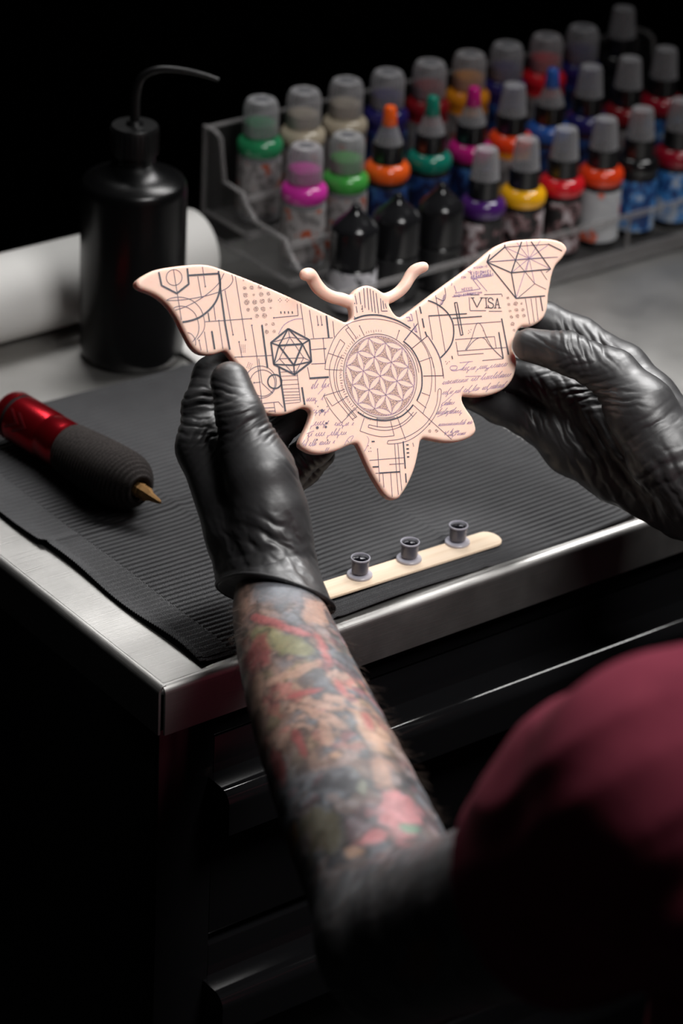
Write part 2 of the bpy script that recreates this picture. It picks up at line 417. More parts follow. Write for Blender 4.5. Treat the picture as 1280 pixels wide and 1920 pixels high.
lo2 = OUTL.min(0)-0.006; hi2 = OUTL.max(0)+0.006
hi2[1] = max(hi2[1], to_plate(786, 500)[1]+0.008)
moth = empty('silicone_moth', (0, 0, 0), 'peach silicone moth-shaped practice skin covered in blue-black line art, held in both gloved hands', 'practice skin')
mm = Matrix.Identity(4)
for i in range(3): mm[i][0] = MX[i]; mm[i][1] = MY[i]; mm[i][2] = MN[i]; mm[i][3] = MC[i]
moth.matrix_world = mm
M_SIL = pmat('peach_silicone', (0.74, 0.505, 0.412), 0.42, 0.0, Specular_IOR_Level=0.35, Subsurface_Weight=0.6, Subsurface_Scale=0.005, Coat_Weight=0.0)
M_SIL.node_tree.nodes['Principled BSDF'].inputs['Subsurface Radius'].default_value = (1.0, 0.42, 0.25)
_t = NT(M_SIL); _t.bump(_t.noise(_t.coords(), 700, 3), 0.06, 0.0003)
obj('silicone_plate', sdf_mesh('silicone_plate', moth_fn, (lo2[0], lo2[1], -0.008), (hi2[0], hi2[1], 0.014), 0.0008, True), M_SIL, moth)

# ---- line art: thin ink films lying on the face of the plate
def TA(p): return (230+p[0]/2.8444, 430+p[1]/2.8444)
def TB(p): return (640+p[0]/2.8444, 430+p[1]/2.8444)
def TC(p): return (540+p[0]/4.0, 560+p[1]/4.0)
class Film:
    def __init__(s): s.v = []; s.f = []
    def strip(s, px, wpx, step=2.5):
        p = [np.array(q, float) for q in px]; pts = [p[0]]
        for a, b in zip(p, p[1:]):
            n = max(1, int(np.ceil(np.linalg.norm(b-a)/step)))
            pts += [a+(b-a)*k/n for k in range(1, n+1)]
        L = np.array([to_plate(*q) for q in pts]); wd = wpx*0.000302/2
        T = np.gradient(L, axis=0); T /= np.linalg.norm(T, axis=1)[:, None]+1e-12; N = np.stack([-T[:, 1], T[:, 0]], 1)
        b0 = len(s.v); s.v += [x for pr in zip(L+N*wd, L-N*wd) for x in pr]
        s.f += [(b0+2*i, b0+2*i+1, b0+2*i+3, b0+2*i+2) for i in range(len(L)-1)]
    def disc(s, c, rpx, n=10, rag=0.0):
        b0 = len(s.v); s.v.append(to_plate(*c))
        for k in range(n):
            a = 2*math.pi*k/n; r = rpx*(1+rag*(random.random()-0.5)); s.v.append(to_plate(c[0]+r*math.cos(a), c[1]+r*math.sin(a)))
        s.f += [(b0, b0+1+k, b0+1+(k+1) % n) for k in range(n)]
    def poly(s, px):
        b0 = len(s.v); s.v += [to_plate(*q) for q in px]; s.f.append(tuple(range(b0, b0+len(px))))
    def fan(s, c, px):
        b0 = len(s.v); s.v.append(to_plate(*c)); s.v += [to_plate(*q) for q in px]; n = len(px)
        s.f += [(b0, b0+1+k, b0+1+(k+1) % n) for k in range(n)]
    def build(s, name, mat, lift):
        V = np.array(s.v); d = -poly_sd(V, OUTS)
        dd = np.clip(d, 0, RBV); drop = RBV-np.sqrt(np.maximum(RBV**2-(RBV-dd)**2, 0))
        z = HT-drop+lift; ok = d > 0.0009
        F = [f for f in s.f if all(ok[i] for i in f)]
        me = mesh(name, np.column_stack([V, z]), F)
        bm = bmesh.new(); bm.from_mesh(me); loose = [v for v in bm.verts if not v.link_faces]; bmesh.ops.delete(bm, geom=loose, context='VERTS')
        for f in bm.faces:
            if f.normal.z < 0: f.normal_flip()
        bm.to_mesh(me); bm.free()
        return obj(name, me, mat, moth)
bold, thin, soft, stip, dots = Film(), Film(), Film(), Film(), Film()
def seg(F, T, w, *pts): F.strip([T(p) for p in pts], w)
def many(F, T, w, lines):
    for l in lines: F.strip([T(p) for p in l], w)
def curve(F, T, w, pts, sub=6): F.strip([T(p) for p in catmull(pts, sub)], w)
def circ(F, T, w, c, r, ry=None, a0=0, a1=360, n=40):
    ry = ry or r; F.strip([T((c[0]+r*math.cos(math.radians(a0+(a1-a0)*k/n)), c[1]+ry*math.sin(math.radians(a0+(a1-a0)*k/n)))) for k in range(n+1)], w)
BW, TW = 3.6, 1.35
# left wing
many(bold, TA, BW, [[(192,228),(207,300),(288,342),(352,292),(344,208)],[(352,246),(510,236)],[(510,222),(522,330),(545,500),(578,683)],[(475,545),(490,640)],[(742,512),(772,740)],[(1085,460),(1098,578)],[(995,795),(1098,788)],[(832,735),(868,978)],[(955,842),(972,950)]])
curve(bold, TA, BW, [(283,497),(340,492),(400,474),(450,440),(490,395),(512,345),(520,290),(514,240)])
circ(thin, TA, TW, (274,257), 42)
for c in [[(210,400),(250,370),(310,362),(370,380),(415,425),(436,490),(430,540),(395,588)],[(240,440),(290,412),(340,415),(385,450),(405,510),(400,560),(372,600)],[(195,380),(300,378),(420,360),(510,335),(560,310),(586,275),(580,235)],
          [(242,440),(330,415),(430,360),(505,295),(540,235)],[(318,550),(360,555),(385,585),(388,620),(375,650)]]: curve(thin, TA, TW, c)
many(thin, TA, TW, [[(270,212),(300,400),(325,560)],[(400,250),(420,365)],[(425,200),(440,305)],[(485,405),(495,485)],[(545,325),(588,562)],[(600,250),(655,590)],[(435,545),(452,655)],[(407,592),(418,645)],[(512,485),(538,665)],
  [(620,600),(635,680)],[(440,493),(685,476)],[(575,683),(800,672)],[(805,472),(935,460)],[(930,398),(935,460)],[(688,512),(715,680),(742,925)],[(948,398),(972,570)],[(995,430),(1018,580)],[(1035,460),(1042,510)],[(1055,460),(1062,510)],
  [(1120,490),(1128,575)],[(1000,585),(1120,578)],[(1068,580),(1080,715)],[(1000,642),(1085,635)],[(1005,718),(1082,715)],[(985,735),(997,795)],[(700,818),(735,815)],[(725,690),(742,820),(800,875)],[(718,932),(830,920),(855,950)],[(720,955),(808,950)],[(722,972),(812,968)],[(805,922),(815,985)],[(930,770),(948,920)]])
seg(bold, TA, 2.0, (455,445), (462,490))
for p in [(440,305),(588,562),(655,590),(685,476),(512,487),(407,592),(688,512),(635,680),(805,472),(1042,510),(1062,510),(620,600),(1068,582),(1080,637),(475,545),(742,512),(700,818)]: dots.disc(TA(p), 1.5)
for y0, y1, xa, xb in [(762,757,838,925),(783,780,843,933),(805,801,846,936),(830,825,849,940),(852,848,853,942),(868,866,856,943),(885,882,858,945),(900,896,861,947),(915,908,863,948),(930,922,866,945)]: seg(thin, TA, 1.0, (xa,y0), (xb,y1))
ico = [(882,530),(790,605),(805,720),(915,775),(1005,705),(995,590)]
many(bold, TA, 3.6, [ico+[ico[0]], [(832,620),(958,612),(912,725),(832,620)]]); many(bold, TA, 2.8, [[(882,530),(832,620)],[(882,530),(958,612)],[(832,620),(790,605)],[(832,620),(805,720)],[(958,612),(995,590)],[(958,612),(1005,705)],[(912,725),(805,720)],[(912,725),(1005,705)],[(912,725),(915,775)]])
many(thin, TA, TW, [[(890,575),(790,605)],[(890,575),(835,690)],[(890,575),(965,685)],[(835,690),(965,685)],[(835,690),(805,720)],[(965,685),(1005,705)],[(835,690),(915,775)],[(965,685),(915,775)],[(890,575),(995,590)],[(882,530),(890,575)]])
curve(soft, TA, TW, [(830,560),(860,510),(910,482),(960,476)])
circ(thin, TA, TW, (735,815), 84, 86); circ(thin, TA, TW, (745,820), 67, 70); circ(bold, TA, 2.8, (810,812), 37)
for x, y, r in [(650,312,10),(688,310,11),(730,308,11),(655,350,13),(698,349,6),(738,346,12),(777,343,10),(662,389,15),(704,388,13),(744,383,13),(784,380,13),(669,428,10),(710,425,14),(748,424,13),(789,419,6),(716,462,11),(756,461,14),(765,508,7),(802,505,9),(768,547,11),(807,545,9),(644,272,5)]:
    stip.disc(TA((x, y)), r/2.8444, 12, 0.25)
for x in (842,862,882,903): seg(bold, TA, 2.2, (x,437), (x+2,450))
for cx, cy in [(838,378),(876,378)]:
    for dx, dy in [(-8,0),(8,0),(0,-8),(0,8)]: dots.disc(TA((cx+dx, cy+dy)), 0.9, 6)
for i in range(3):
    for j in range(5): dots.disc(TA((634+9*i, 618+9*j)), 0.8, 6)
    for j in range(4): dots.disc(TA((662+9*i+3*j, 735-8*j+4*i)), 0.8, 6)
for x, y, r in [(1062,967,9),(1037,1058,8),(1082,1054,7),(1085,1034,6),(1036,1122,4),(1092,1124,4),(1040,945,3),(1090,945,3)]: dots.disc(TA((x, y)), r/2.8444)
# right wing
many(bold, TB, 2.6, [[(870,95),(775,175),(905,232),(1115,212),(1010,65)],[(905,232),(960,65)],[(905,232),(930,368)],[(775,175),(930,368),(1085,355)],[(1100,78),(1175,115)],[(795,120),(775,175)],[(1060,362),(1072,435)],[(870,80),(870,95)]])
for q in [(870,95),(775,175),(930,65),(985,60),(1060,58),(1100,85),(1155,148),(1115,212),(1030,290),(930,368),(905,232),(985,222)]: seg(soft, TB, TW, (1000,155), q)
many(thin, TB, TW, [[(870,95),(1100,80)],[(775,175),(1150,148)],[(1030,290),(1090,320)],[(1030,290),(945,362)],[(870,95),(1030,290)],[(1060,217),(1095,270)],[(1115,212),(1090,230)],[(980,370),(1005,520)],[(1010,370),(1030,515)],[(1035,365),(1050,505)]])
for x, y, r in [(887,367,8),(892,400,9),(928,396,12),(960,395,7),(898,435,7),(932,431,11),(966,429,9),(906,468,9),(938,463,11),(972,461,10),(912,505,11),(920,538,7),(468,1038,5),(470,1076,9),(507,1075,9)]: stip.disc(TB((x, y)), r/2.8444, 12, 0.25)
many(thin, TB, 1.5, [[(680,362),(685,432)],[(685,434),(770,434)],[(785,437),(855,437)],[(690,350),(735,349)],[(760,348),(855,345)],[(855,348),(857,360)]])
many(bold, TB, 2.1, [[(697,366),(722,416),(748,366)],[(769,366),(773,418)],[(830,367),(818,419)],[(830,367),(842,419)]]); many(bold, TB, 1.5, [[(688,366),(708,365)],[(738,365),(758,365)],[(759,366),(781,365)],[(763,419),(785,418)],[(811,420),(826,419)],[(834,420),(850,419)],[(822,402),(839,401)]])
curve(bold, TB, 2.1, [(808,380),(803,369),(793,366),(784,371),(783,383),(795,391),(806,397),(810,408),(804,418),(793,420),(783,414),(781,404)])
curve(bold, TB, 2.9, [(455,377),(510,400),(560,440),(590,490),(598,545),(590,600),(565,645),(528,685)])
many(bold, TB, 2.2, [[(463,462),(668,450)],[(590,475),(748,464)],[(602,392),(635,565),(647,562),(615,390),(602,392)]]); many(bold, TB, 2.9, [[(853,475),(890,668)],[(838,548),(862,690)],[(415,405),(425,450)],[(430,475),(440,525)],[(445,545),(455,570)]])
many(thin, TB, TW, [[(465,462),(485,590)],[(500,345),(553,655)],[(395,425),(425,590)],[(430,590),(460,568)],[(540,780),(435,782)],[(335,595),(405,505)],[(370,640),(430,590)],[(600,510),(850,492)],[(605,588),(815,572),(825,635)],[(615,650),(878,630)],[(610,600),(622,672),(755,662)],[(750,700),(862,690)],[(545,795),(538,740)]])
for c in [[(660,643),(690,590),(715,515),(730,500),(750,520),(775,580),(810,640),(862,690)],[(665,643),(700,600),(735,578),(765,585),(790,620),(862,690)],[(460,568),(500,630),(530,700),(541,780)],[(505,365),(545,380),(555,350),(550,310)],[(520,410),(540,390),(548,350)]]: curve(thin, TB, TW, c)
seg(bold, TB, 2.4, (588,675), (592,692))
for x, y in [(555,705),(565,712),(575,705),(560,718),(678,540),(684,548),(676,555),(690,535),(755,540),(815,574),(755,662),(625,465)]: dots.disc(TB((x, y)), 0.9, 6)
for a, b in [((340,455),(372,452)),((372,452),(380,485)),((345,470),(362,468)),((362,468),(368,490)),((385,500),(392,545)),((392,545),(405,548)),((352,488),(380,486)),((395,520),(400,550))]: seg(soft, TB, 1.8, a, b)
# rubber stamp marks
many(soft, TB, 1.6, [[(605,340),(740,318)],[(740,318),(700,268)],[(700,268),(720,265),(775,330)],[(590,360),(700,345)],[(600,300),(612,335)],[(585,300),(595,260)],[(610,255),(625,250)],[(690,265),(800,248)],[(760,150),(700,190)],[(668,218),(692,236)],[(682,205),(690,238)]])
random.seed(21)
def stampword(T, x0, x1, y, hgt, slope, F, wd=1.3):
    x = x0
    while x < x1:
        k = random.choice('HENIAO'); g = hgt*0.62; b = y+slope*(x-x0)
        L = {'H': [[(0,0),(0,-1)],[(.8,0),(.8,-1)],[(0,-.5),(.8,-.5)]], 'E': [[(.8,-1),(0,-1),(0,0),(.8,0)],[(0,-.5),(.6,-.5)]], 'N': [[(0,0),(0,-1),(.8,0),(.8,-1)]], 'I': [[(.3,0),(.3,-1)]], 'A': [[(0,0),(.4,-1),(.8,0)]], 'O': [[(0,0),(0,-1),(.8,-1),(.8,0),(0,0)]]}[k]
        for l in L: F.strip([T((x+p[0]*g, b+p[1]*hgt)) for p in l], wd)
        x += g*1.35
for a in [(690,800,242,15,-0.10,1.7),(690,805,262,15,-0.12,2.0),(642,700,328,14,-0.10,1.2),(600,690,362,14,-0.1,1.5),(650,745,352,11,-.1,1.0),(705,775,210,10,-0.12,1.0),(640,662,262,10,-.1,1.0)]: stampword(TB, a[0], a[1], a[2], a[3], a[4], soft, a[5])
for k in range(7): seg(soft, TB, 1.5, (520+4*k, 405-9*k), (538+3.2*k, 400-8*k))
# head hatching and neck marks
many(thin, TB, 1.6, [[(55,375),(60,440)],[(72,352),(82,400)],[(78,410),(84,445)],[(95,335),(103,400)],[(118,312),(126,420)],[(136,312),(146,430)],[(152,318),(164,440)],[(168,328),(180,446)],[(184,340),(198,450)],[(110,405),(112,430)],[(208,368),(213,436),(245,436)],[(220,380),(226,425)],[(232,395),(240,422)],[(66,460),(76,480)]])
for x, y in [(72,345),(70,395),(108,425),(113,437),(60,470)]: dots.disc(TB((x, y)), 1.2, 6)
many(thin, TB, 1.4, [[(265,345),(290,340)],[(300,318),(312,325)],[(318,300),(335,318)],[(335,290),(345,275)],[(352,255),(362,262)],[(372,232),(380,245)],[(390,215),(402,222)]])
many(thin, TA, 1.3, [[(998,245),(1008,262)],[(1015,275),(1024,290)],[(1085,338),(1090,350)],[(1160,355),(1164,368)]])
# medallion
CC = np.array([690., 580.]); UC = np.array([-42.5, -142.]); US = np.array([121., -38.1])
def med(a, rho): p = CC+rho*(UC*math.cos(a)+US*math.sin(a)); return TC(p)
def lat(u, v): return np.array([u+0.5*v, v*math.sqrt(3)/2])      # hex lattice, first axis on UC
def mp(q): return TC(CC+UC*q[0]+US*q[1])
def arc2(p, q, c, n=7):
    a0 = math.atan2(*(p-c)[::-1]); a1 = math.atan2(*(q-c)[::-1]); d = (a1-a0+math.pi) % (2*math.pi)-math.pi
    return [c+np.array([math.cos(a0+d*k/n), math.sin(a0+d*k/n)]) for k in range(n+1)]
LP = [(i, j) for i in range(-2, 3) for j in range(-2, 3) if abs(i+j) <= 2]
inside = set(LP)
def bulge(p, q, toward):     # petal side between p and q that bulges towards a point
    m = (p+q)/2; e = q-p; nrm = np.array([-e[1], e[0]])
    if nrm@(toward-m) < 0: nrm = -nrm
    c = m-nrm*math.sqrt(3)/2
    return arc2(p, q, c)
edges = set()
for (i, j) in LP:
    for (a, b) in ((1, 0), (0, 1), (-1, 1)):
        if (i+a, j+b) in inside: edges.add(((i, j), (i+a, j+b)))
    for tri in (((i, j), (i+1, j), (i, j+1)), ((i, j), (i+1, j), (i+1, j-1))):
        if all(t in inside for t in tri):
            P3 = [lat(*t) for t in tri]; cen = sum(P3)/3; ring = []
            for k in range(3): ring += bulge(P3[k], P3[(k+1) % 3], cen)[:-1]
            stip.fan(mp(cen), [mp(q) for q in ring])
for e in edges:
    p, q = lat(*e[0]), lat(*e[1]); m = (p+q)/2; nrm = np.array([-(q-p)[1], (q-p)[0]])
    for s in (1, -1): soft.strip([mp(x) for x in bulge(p, q, m+s*nrm)], 0.75)
rim = [t for t in LP if max(abs(t[0]), abs(t[1]), abs(t[0]+t[1])) == 2]
rim.sort(key=lambda t: math.atan2(*lat(*t)[::-1]))
for a, b in zip(rim, rim[1:]+rim[:1]):
    p, q = lat(*a), lat(*b); inner = bulge(p, q, (p+q)*2); R_ = 2.03
    outer = [x/np.linalg.norm(x)*R_ for x in inner]
    for k in range(len(inner)-1): stip.poly([mp(inner[k]), mp(inner[k+1]), mp(outer[k+1]), mp(outer[k])])
thin.strip([med(2*math.pi*k/90, 2.14) for k in range(91)], 1.3)
soft.strip([med(2*math.pi*k/90, 2.04) for k in range(91)], 0.9)
for k in range(44):
    a = -2.35+k*0.063
    if not (-0.16 < a < -0.02): thin.strip([med(a, 2.26 if k % 5 else 2.2), med(a, 2.36)], 0.8)
for k in range(26):
    a = -2.55+k*0.052; thin.strip([med(a, 2.30), med(a, 2.40)], 0.7)
curve(bold, TC, 3.0, [(485,157),(560,130),(640,122),(720,132),(830,170),(917,222)])
curve(bold, TC, 2.7, [(862,318),(920,370),(965,440),(995,520),(1003,600),(998,680),(965,765)])
curve(bold, TC, 2.7, [(520,850),(600,895),(720,915),(830,890),(900,840),(937,795)])
for c in [[(275,530),(285,460),(310,380),(345,300),(390,240),(440,195),(500,170),(570,156),(650,152),(740,163),(830,190),(910,235),(980,300),(1030,370),(1060,450),(1075,550),(1075,640),(1060,730),(1030,810),(1010,860)],
          [(920,240),(1000,310),(1050,390),(1085,480),(1103,580),(1103,700)],[(390,305),(345,400),(313,500),(312,590),(330,680),(365,760),(420,830),(490,915)],[(425,335),(375,430),(345,530),(345,600),(360,680),(400,760),(450,830),(505,890)],
          [(405,420),(370,500),(362,600),(380,690),(420,770),(480,845),(515,885)],[(268,728),(300,800),(340,860),(400,930)],[(1045,280),(1100,370),(1140,460),(1165,578)],[(865,340),(925,400),(960,470),(980,555)],
          [(538,992),(620,1020),(700,1035),(795,1028)],[(600,965),(680,985),(760,985),(840,960),(900,920),(965,850)],[(605,945),(690,962),(760,962),(830,945),(890,905),(940,850)],[(660,900),(720,905),(800,890)],
          [(750,1065),(850,1050),(940,1010),(1020,950),(1080,870),(1115,780),(1125,685),(1148,690),(1135,790),(1100,880),(1040,960),(960,1030),(870,1075),(752,1090),(750,1065)]]: curve(thin, TC, 1.15, c)
many(thin, TC, 1.15, [[(390,305),(425,335)],[(300,408),(420,450)],[(275,530),(410,537)],[(430,232),(500,325)],[(440,195),(515,300)],[(430,232),(455,215)],[(268,728),(425,680)],[(285,740),(330,805),(450,730)],[(400,930),(520,810)],[(535,205),(572,280)],[(832,240),(812,305)],
  [(1165,578),(1015,581)],[(925,375),(1045,280)],[(985,472),(1075,440),(1092,520)],[(965,765),(1035,820)],[(935,795),(1225,1055)],[(570,895),(538,992)],[(795,1028),(768,918)],[(600,965),(605,945)],[(668,895),(668,965)],[(815,880),(880,1058)],[(885,830),(935,885)],[(1000,705),(1062,728)],[(440,880),(490,830)],[(480,905),(515,885)],[(870,310),(970,185)]])
for p in [(535,205),(832,240)]: dots.disc(TC(p), 1.2, 8)
# tail
many(thin, TC, 1.2, [[(670,1125),(682,1310),(690,1420)],[(580,1215),(870,1192)],[(620,1312),(690,1308)],[(760,1243),(868,1236)],[(798,1085),(812,1300),(826,1470)],[(822,1085),(838,1300),(852,1440)],[(710,1312),(720,1445)],[(768,1305),(782,1505)]])
many(bold, TC, 2.6, [[(862,1070),(878,1275)],[(880,1310),(885,1380)],[(585,1265),(680,1260)],[(685,1308),(840,1298)],[(885,1097),(903,1096)],[(886,1127),(905,1126)],[(888,1157),(907,1156)],[(890,1187),(908,1186)],[(625,1072),(648,1071)]])
for x, y in [(600,1103),(605,1145),(620,1145),(618,1120),(670,1127),(762,1243),(935,1085),(938,1095),(940,1105)]: dots.disc(TC((x, y)), 1.0, 6)
for c in [[(420,1130),(430,1080),(460,1040),(490,1030),(470,1070),(495,1090)],[(590,1030),(605,1060),(590,1110),(572,1145)],[(440,1060),(470,1100),(430,1110)]]: curve(soft, TC, 1.0, c)
# handwriting
def script_line(T, x0, x1, y, slope, hgt, F, wd=1.15, seed=0, slant=0.5):
    R_ = random.Random(seed); pts = []; x = x0; up = False
    while x < x1:
        base = y+slope*(x-x0)
        tall = R_.random()
        h = hgt*(2.1 if tall > 0.86 else (-1.1 if tall < 0.10 else 0.75+0.35*R_.random()))
        stepx = hgt*(0.38+0.5*R_.random())
        pts += [(x, base), (x+stepx*0.35+slant*h, base-h), (x+stepx*0.15+slant*h*0.55, base-h*0.55), (x+stepx*0.6, base+hgt*0.05)]
        x += stepx
        if R_.random() < 0.12 and len(pts) > 8:
            curve(F, T, wd, pts, 4); pts = []; x += hgt*0.8
    if len(pts) > 2: curve(F, T, wd, pts, 4)
for k, (x0, x1, y, sl, hh_) in enumerate([(1003,1100,848,-0.10,22),(978,1070,915,-0.05,17),(1002,1100,978,-0.05,17),(1005,1090,1045,-0.08,19),(1128,1222,1045,0.0,16),(985,1185,1103,-0.05,17),(950,1120,1158,-0.1,17),(1050,1090,1196,-0.05,15)]): script_line(TA, x0, x1, y, sl, hh_, soft, 1.05, 40+k)
for k, (x0, x1, y, sl, hh_) in enumerate([(640,880,752,-0.10,17),(535,890,826,-0.12,17),(535,860,880,-0.12,16),(530,600,938,-0.1,14),(505,650,985,-0.06,15),(515,690,1048,-0.07,12),(548,620,1086,-0.05,11),(565,655,1102,-0.1,11)]): script_line(TB, x0, x1, y, sl, hh_, soft, 0.95, 80+k, 0.75)
curve(soft, TB, 1.3, [(640,745),(600,755),(580,745),(585,730),(615,730),(610,748),(585,750)]); seg(soft, TB, 1.3, (635,752), (680,705)); seg(soft, TB, 1.2, (630,712), (700,704))
seg(soft, TB, 1.2, (660,785), (745,782)); seg(soft, TB, 1.0, (545,925), (615,860)); seg(soft, TB, 1.0, (510,1000), (600,960))
seg(soft, TA, 1.1, (980,1090), (1020,1075)); seg(soft, TA, 1.1, (1040,880), (1085,830))
M_INK_B = pmat('blue_black_ink_bold', (0.020, 0.022, 0.034), 0.5); M_INK_T = pmat('blue_black_ink_fine', (0.055, 0.045, 0.072), 0.5); M_INK_S = pmat('purple_stencil_ink', (0.22, 0.14, 0.215), 0.55)
for m_ in (M_INK_B, M_INK_T, M_INK_S):
    t_ = NT(m_); c0 = tuple(t_.b.inputs['Base Color'].default_value)[:3]
    t_.l(t_.ramp(t_.noise(t_.coords(), 900, 2), [(0.3, tuple(c*0.75 for c in c0)), (0.75, tuple(min(1, c*1.7+0.015) for c in c0))]), t_.b.inputs['Base Color'])
def stipple_mat():
    m = pmat('stippled_brown_ink', (0.3, 0.2, 0.17), 0.5); t = NT(m)
    n = t.noise(t.coords(), 2300, 1.0, 0.4)
    t.l(t.ramp(n, [(0.44, (0.115, 0.075, 0.075)), (0.60, (0.70, 0.44, 0.34))]), t.b.inputs['Base Color']); return m
M_STIP = stipple_mat()
tag(soft.build('purple_stencil_lines', M_INK_S, 0.00006), 'faint purple stencil lines, stamps and handwriting')
tag(stip.build('stippled_shading', M_STIP, 0.00004), 'stippled brown flower petals pattern in the round medallion', kind='stuff')
tag(thin.build('fine_ink_lines', M_INK_T, 0.00009), 'thin blue-black geometric lines')
tag(dots.build('ink_dots', M_INK_T, 0.00011), 'small blue-black ink dots', kind='stuff')
tag(bold.build('bold_ink_lines', M_INK_B, 0.00013), 'thick blue-black geometric lines and the word VISA')

# ================================================================== WOODEN STICK AND INK CAPS
def wood_mat():
    m = pmat('pale_birch_wood', (0.78, 0.58, 0.38), 0.6); t = NT(m)
    n = t.noise(t.coords((12, 260, 260)), 1.0, 5, 0.6)
    t.l(t.ramp(n, [(0.25, (0.62, 0.46, 0.32)), (0.5, (0.74, 0.59, 0.44)), (0.8, (0.80, 0.66, 0.52))]), t.b.inputs['Base Color']); t.bump(n, 0.15, 0.0003); return m
M_WOOD = wood_mat()
sa = at(926, 1006, MATZ+0.0016); sb = at(600, 1109, MATZ+0.0016); sd_ = (sb-sa); sd_ /= np.linalg.norm(sd_)
SL, SW = 0.150, 0.0175
def stick_mesh():
    n = 10; out = []
    for k in range(n+1):
        a = -math.pi/2+math.pi*k/n; out.append((SL/2-SW/2*0.8+math.cos(a)*SW/2*0.8, math.sin(a)*SW/2))
    for k in range(n+1):
        a = math.pi/2+math.pi*k/n; out.append((-SL/2+SW/2*0.8+math.cos(a)*SW/2*0.8, math.sin(a)*SW/2))
    bm = bmesh.new(); vs = [bm.verts.new((x, y, 0)) for x, y in out]; f = bm.faces.new(vs)
    r = bmesh.ops.extrude_face_region(bm, geom=[f])
    for e in r['geom']:
        if isinstance(e, bmesh.types.BMVert): e.co.z += 0.0016
    bmesh.ops.recalc_face_normals(bm, faces=bm.faces)
    bmesh.ops.bevel(bm, geom=[e for e in bm.edges if abs(e.verts[0].co.z-e.verts[1].co.z) < 1e-6], offset=0.0003, segments=2, affect='EDGES')
    return auto_smooth(from_bm('wooden_stick', bm), 40)
sc_ = sa+sd_*(SL/2-0.003)
stick = obj('wooden_stick', stick_mesh(), M_WOOD, None, (sc_[0], sc_[1], MATZ)); stick.rotation_euler = (0, 0, math.atan2(-sd_[1], -sd_[0]))
tag(stick, 'pale wooden tongue depressor lying on the black mat under the ink caps', 'wooden stick')
def clear_mat(name, tint=(0.95, 0.95, 0.97), solid=(0.6, 0.6, 0.65), fac=0.3, rough=0.15, up_=0.45):
    m = pmat(name, solid, rough, 0.0, Specular_IOR_Level=0.6); t = NT(m)
    tr = t.n('ShaderNodeBsdfTransparent'); tr.inputs[0].default_value = (*tint, 1)
    lw = t.n('ShaderNodeLayerWeight', Blend=0.35); mr = t.n('ShaderNodeMapRange'); mr.inputs['To Min'].default_value = fac; mr.inputs['To Max'].default_value = min(1, fac+up_)
    t.l(lw.outputs['Facing'], mr.inputs['Value'])
    n = t.noise(t.coords(), 60, 2); t.bump(n, 0.03, 0.0005)
    mx = t.n('ShaderNodeMixShader'); t.l(mr.outputs['Result'], mx.inputs[0]); t.l(tr.outputs[0], mx.inputs[1]); t.l(t.b.outputs[0], mx.inputs[2]); t.l(mx.outputs[0], t.out.inputs['Surface'])
    return m
M_CUP = clear_mat('milky_cup_plastic', (0.97, 0.97, 0.99), (0.60, 0.60, 0.68), 0.04, 0.25, 0.20)
M_RIM = clear_mat('milky_cup_rim', (0.93, 0.93, 0.97), (0.64, 0.63, 0.71), 0.42, 0.3, 0.3)
M_INK = pmat('wet_black_ink', (0.004, 0.004, 0.006), 0.04); _t = NT(M_INK); _t.bump(_t.noise(_t.coords(), 90, 1), 0.05, 0.001)
M_INKSIDE = pmat('ink_seen_through_cup', (0.010, 0.011, 0.022), 0.25); _t = NT(M_INKSIDE); _t.bump(_t.noise(_t.coords(), 300, 1), 0.05, 0.0005)
cup_prof = [(0.0053, 0.0018), (0.0053, 0.0030), (0.0056, 0.0114), (0.0050, 0.0114), (0.0049, 0.0030), (0.0, 0.0026)]
rim_prof = [(0.0056, 0.0114), (0.0058, 0.0117), (0.0057, 0.0123), (0.0052, 0.0124), (0.0050, 0.0120), (0.0050, 0.0114)]
fla_prof = [(0.0, 0.0), (0.0072, 0.0), (0.0075, 0.0004), (0.0075, 0.0013), (0.0071, 0.0017), (0.0053, 0.0018), (0.0, 0.0018)]
CAPS = []
for (x, y, lab) in ((674, 1079, 'ink cap nearest the tattooed wrist on the wooden stick'), (766.5, 1049, 'middle of three ink caps on the wooden stick'), (857, 1017.5, 'ink cap nearest the rounded free end of the wooden stick')):
    p = at(x, y, MATZ+0.0017)
    e = empty('ink_cup', (p[0], p[1], MATZ+0.0016), 'small clear plastic '+lab, 'ink cap', 'ink caps filled with black ink')
    if not CAPS:
        parts = [obj('cup_wall', lathe('cup_wall', cup_prof, 36), M_CUP, e), obj('rim', lathe('rim', rim_prof, 36), M_RIM, e), obj('flange', lathe('flange', fla_prof, 36), M_RIM, e), obj('ink', lathe('ink', [(0.0, 0.0031), (0.00482, 0.0031), (0.00492, 0.0098)], 32), M_INKSIDE, e),
                 obj('ink_surface', lathe('ink_surface', [(0.00492, 0.0102), (0.0042, 0.0098), (0.0, 0.0097)], 32), M_INK, e)]
        CAPS = parts
    else:
        for q in CAPS:
            c = q.copy(); C.objects.link(c); c.parent = e
    e.rotation_euler = (0, 0, random.random()*3)

